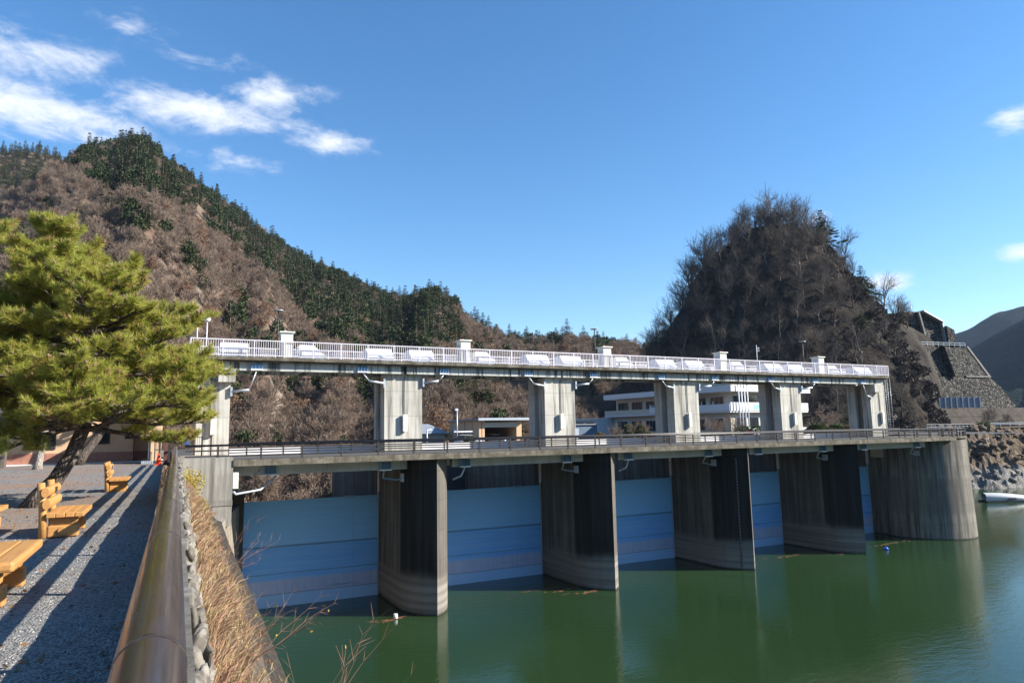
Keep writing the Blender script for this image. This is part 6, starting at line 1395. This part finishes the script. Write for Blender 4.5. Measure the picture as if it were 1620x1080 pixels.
pine('pine_tree', (-6.55, 21.5), [(0, 0, -0.1), (0.1, 0, 1.2), (0.25, 0, 2.6), (0.3, 0, 4.2), (0.2, 0, 5.6), (0.3, 0, 7.0)], [0.24, 0.18, 0.15, 0.11, 0.07, 0.02],
     [(2.7, 3.2, 8, 0, 360, 0.08), (3.6, 3.0, 8, 0, 360, 0.15), (4.6, 2.8, 7, 20, 380, 0.25), (5.5, 2.6, 6, 0, 360, 0.3), (6.3, 1.6, 5, 0, 360, 0.45)], 'yellow-green pine whose boughs enter at the left edge', seed=9, dens=0.8)
pine('pine_tree', (-5.0, 52.0), [(-0.1, 0, -0.1), (0.25, 0, 0.7), (0.85, 0, 1.6), (1.35, 0, 2.5), (1.7, 0, 3.8), (1.8, 0, 5.4), (1.6, 0, 7.0)], [0.36, 0.30, 0.27, 0.24, 0.19, 0.12, 0.03],
     [(4.0, 2.6, 6, 0, 360, 0.2), (4.7, 2.6, 7, 0, 360, 0.2), (5.5, 2.0, 6, 0, 360, 0.3), (6.5, 1.3, 5, 0, 360, 0.5)], 'leaning pine with pale trunk foot against the peach building', seed=14, tscale=1.5, dens=0.6)
pine('pine_tree', (-6.45, 46.6), [(0, 0, -0.1), (0.05, 0, 0.3), (0.2, 0, 1.6), (0.35, 0, 3.0), (0.4, 0, 4.5), (0.4, 0, 6.4)], [0.30, 0.20, 0.17, 0.14, 0.1, 0.03],
     [(3.8, 2.4, 6, 0, 360, 0.15), (4.5, 2.5, 7, 0, 360, 0.2), (5.2, 2.0, 6, 0, 360, 0.3), (6.0, 1.2, 5, 0, 360, 0.5)], 'pine with slender pale upright trunk in front of the big window', 'palebark', seed=18, tscale=1.5, dens=0.6)

# ---- dry grass and shrubs on the bank
R = random.Random(41); g = MB(); yl = MB()
for _ in range(3000):
    y = 1.6 + 45.5 * R.random() ** 1.5; t_ = min(0.97, abs(R.gauss(0.14, 0.26)) + 0.02)
    dens_ = fbm(y * 0.45, t_ * 3, 2, 3)
    if dens_ < 0.06 and R.random() < 0.86: continue
    t_ = min(t_, 0.97 if y < 26 else 0.72)
    p = Vector(bank_pt(t_, y)); k = R.randint(6, 13); hh = R.uniform(0.18, 0.62) * (1.0 if t_ < 0.6 else 0.55); lean = Vector((R.uniform(-0.15, 0.5), R.uniform(-.6, .6), 0))
    for _k in range(k):
        d = (Vector((R.gauss(0, .5), R.gauss(0, .5), 1)) + lean).normalized(); l_ = hh * R.uniform(0.6, 1.2); w = 0.0032 + 0.0005 * y; s_ = rand_perp(d, R) * w; m_ = p + d * l_ * 0.55; e_ = p + d * l_ + Vector((lean.x * 0.25 * l_, 0, -0.16 * l_)); q = p + Vector((R.gauss(0, .05), R.gauss(0, .05), -0.03))
        g.add([q - s_, q + s_, m_ + s_ * 0.7, m_ - s_ * 0.7, e_], [(0, 1, 2, 3), (3, 2, 4)], 0)
tag(g.build('dry_grass', [M['straw']]), kind='stuff')
def bank_shrub(t_, y, n, h, label, leafy, mat):
    p = Vector(bank_pt(t_, y)); th = thing('bank_shrub', p, label, 'shrub'); s_ = MB(); lf = MB()
    for _k in range(n):
        d = Vector((R.uniform(0.1, 1.0), R.uniform(-.5, .5), R.uniform(0.45, 1.0))).normalized(); l_ = h * R.uniform(0.6, 1.1); P_ = [p.copy()]; q = p.copy(); dd = d.copy()
        for i in range(6): dd = (dd + rand_perp(dd, R) * 0.16 + Vector((0.03, 0, -0.03))).normalized(); q = q + dd * l_ / 6; P_.append(q.copy())
        s_.tube(P_, [0.007 * (1 - 0.75 * i / 6) for i in range(7)], 4, 0, caps=False)
        for i in range(2, 7):
            for _q in range(2):
                tw = (dd + rand_perp(dd, R) * 0.9).normalized(); e = P_[i] + tw * l_ * R.uniform(0.05, 0.16); s_.tube([P_[i], e], [0.003, 0.0015], 3, 0, caps=False)
                if R.random() < leafy:
                    for _z in range(2):
                        dl = Vector((R.gauss(0, 1), R.gauss(0, 1), R.gauss(0, .7))).normalized(); sv = rand_perp(dl, R) * 0.014; lf.add([e, e + dl * 0.022 + sv, e + dl * 0.05, e + dl * 0.022 - sv], [(0, 1, 2, 3)])
    s_.build('stems', M['stem'], th)
    if lf.v: tag(lf.build('leaves', M[mat], th), kind='stuff')
bank_shrub(0.30, 5.2, 9, 1.5, 'thin bare shrub reaching over the lake, nearest the camera', 0.10, 'yellowleaf'); bank_shrub(0.42, 7.6, 10, 1.7, 'thin bare shrub with a few yellow leaves reaching over the blue gate', 0.08, 'yellowleaf'); bank_shrub(0.3, 10.5, 10, 1.6, 'tangled bare shrub halfway along the grassy bank', 0.06, 'yellowleaf')
bank_shrub(0.25, 15.0, 9, 1.5, 'low bare shrub farther along the grassy bank', 0.05, 'yellowleaf'); bank_shrub(0.5, 4.0, 8, 1.0, 'low shrub with yellow leaves at the bottom of the bank', 0.35, 'yellowleaf')
yb = clump_mesh('yellow_shrub', 141, [M['stem'], M['yellowleaf']], 900, 1.0, 1.1, 0.14, 0.2)
for j, (x, y, z, s_, lbl) in enumerate(((1.25, 44.6, -2.1, 0.95, 'yellowing shrub against the streaked abutment'), (0.98, 42.5, -1.6, 0.6, 'small yellowing shrub beside the masonry before the abutment'), (1.7, 41.0, -2.6, 0.5, 'small yellow-green shrub lower on the bank before the abutment'))):
    tag(obj('yellow_shrub', yb, None, (x, y, z), (0, 0, j), (s_, s_, s_)), lbl, 'shrub')
# ---- fallen leaves and pine litter on the promenade
lf = MB(); R = random.Random(61)
for _ in range(1500):
    y = 4 + 40 * R.random() ** 1.2; x = -0.3 - R.random() ** 0.8 * (1.5 + y * 0.16); d = Vector((R.gauss(0, 1), R.gauss(0, 1), R.uniform(0, .5))).normalized(); s_ = rand_perp(d, R) * R.uniform(0.008, 0.022); l_ = R.uniform(0.03, 0.085); p = Vector((x + SK * y, y, gz(x, y) + 0.012))
    lf.add([p, p + d * l_ * 0.5 + s_, p + d * l_, p + d * l_ * 0.5 - s_], [(0, 1, 2, 3)])
tag(lf.build('fallen_leaves', M['russet']), kind='stuff')
st = MB()
for _ in range(6500):
    y = 3.5 + 13 * R.random() ** 1.3; x = -0.22 - R.random() * (0.9 + y * 0.17); p = Vector((x + SK * y, y, gz(x, y) + 0.001)); s_ = R.uniform(0.006, 0.019); a = R.uniform(0, 6.28)
    st.add([p + Vector((s_ * math.cos(a), s_ * math.sin(a), 0)), p + Vector((s_ * math.cos(a + 2.1), s_ * math.sin(a + 2.1), 0)), p + Vector((s_ * math.cos(a + 4.2), s_ * math.sin(a + 4.2), 0)), p + Vector((s_ * 0.2, 0, s_ * 0.8))], [(0, 1, 3), (1, 2, 3), (2, 0, 3)])
tag(st.build('loose_gravel', leafmat('gravel_chips', [(0.12, 0.118, 0.112), (0.24, 0.235, 0.225), (0.36, 0.35, 0.335), (0.18, 0.176, 0.168)], 0, 0.9)), kind='stuff')
# ---- rocks on the far shore
R = random.Random(71); far_rocks = []
RK = [stone_mesh(20 + i) for i in range(4)]
for q in RK: q.materials.clear(); q.materials.append(M['shore'])
for i in range(150):
    u = R.uniform(88, 122); v_ = R.uniform(137.5, 150); z = shore_z(u, v_); x, y = uv2w(u, v_); s_ = R.uniform(0.25, 0.8)
    o = obj('shore_rock', RK[i % 4], None, (x, y, z), (R.uniform(-.5, .5), R.uniform(-.5, .5), R.uniform(0, 6)), (s_ * 1.4, s_, s_ * 0.7)); tag(o, ('big' if s_ > 0.85 else 'fair-sized' if s_ > 0.6 else 'small') + ' broken rock ' + ('at the waterline' if z < -8.5 else 'low on the slope' if z < -5 else 'high on the slope') + (', beside the round tower' if u < 97 else ', above the white boats' if u < 104 else ', near the right edge' if u < 110 else ', past the right edge'), 'rock', 'rocks on the far shore')

# ---- the valley air: a thin even haze round everything
hz = tag(MB().box(-2700, 2700, -2700, 2700, -27.5, 420).build('haze', []), kind='stuff')
hm = bpy.data.materials.new('valley_haze'); hm.use_nodes = True; ht = hm.node_tree; ht.nodes.remove(ht.nodes['Principled BSDF'])
pv = ht.nodes.new('ShaderNodeVolumePrincipled'); pv.inputs['Color'].default_value = (0.58, 0.74, 1.0, 1); pv.inputs['Density'].default_value = 0.000065; pv.inputs['Anisotropy'].default_value = 0.0
ht.links.new(pv.outputs[0], ht.nodes['Material Output'].inputs['Volume']); hz.data.materials.append(hm)
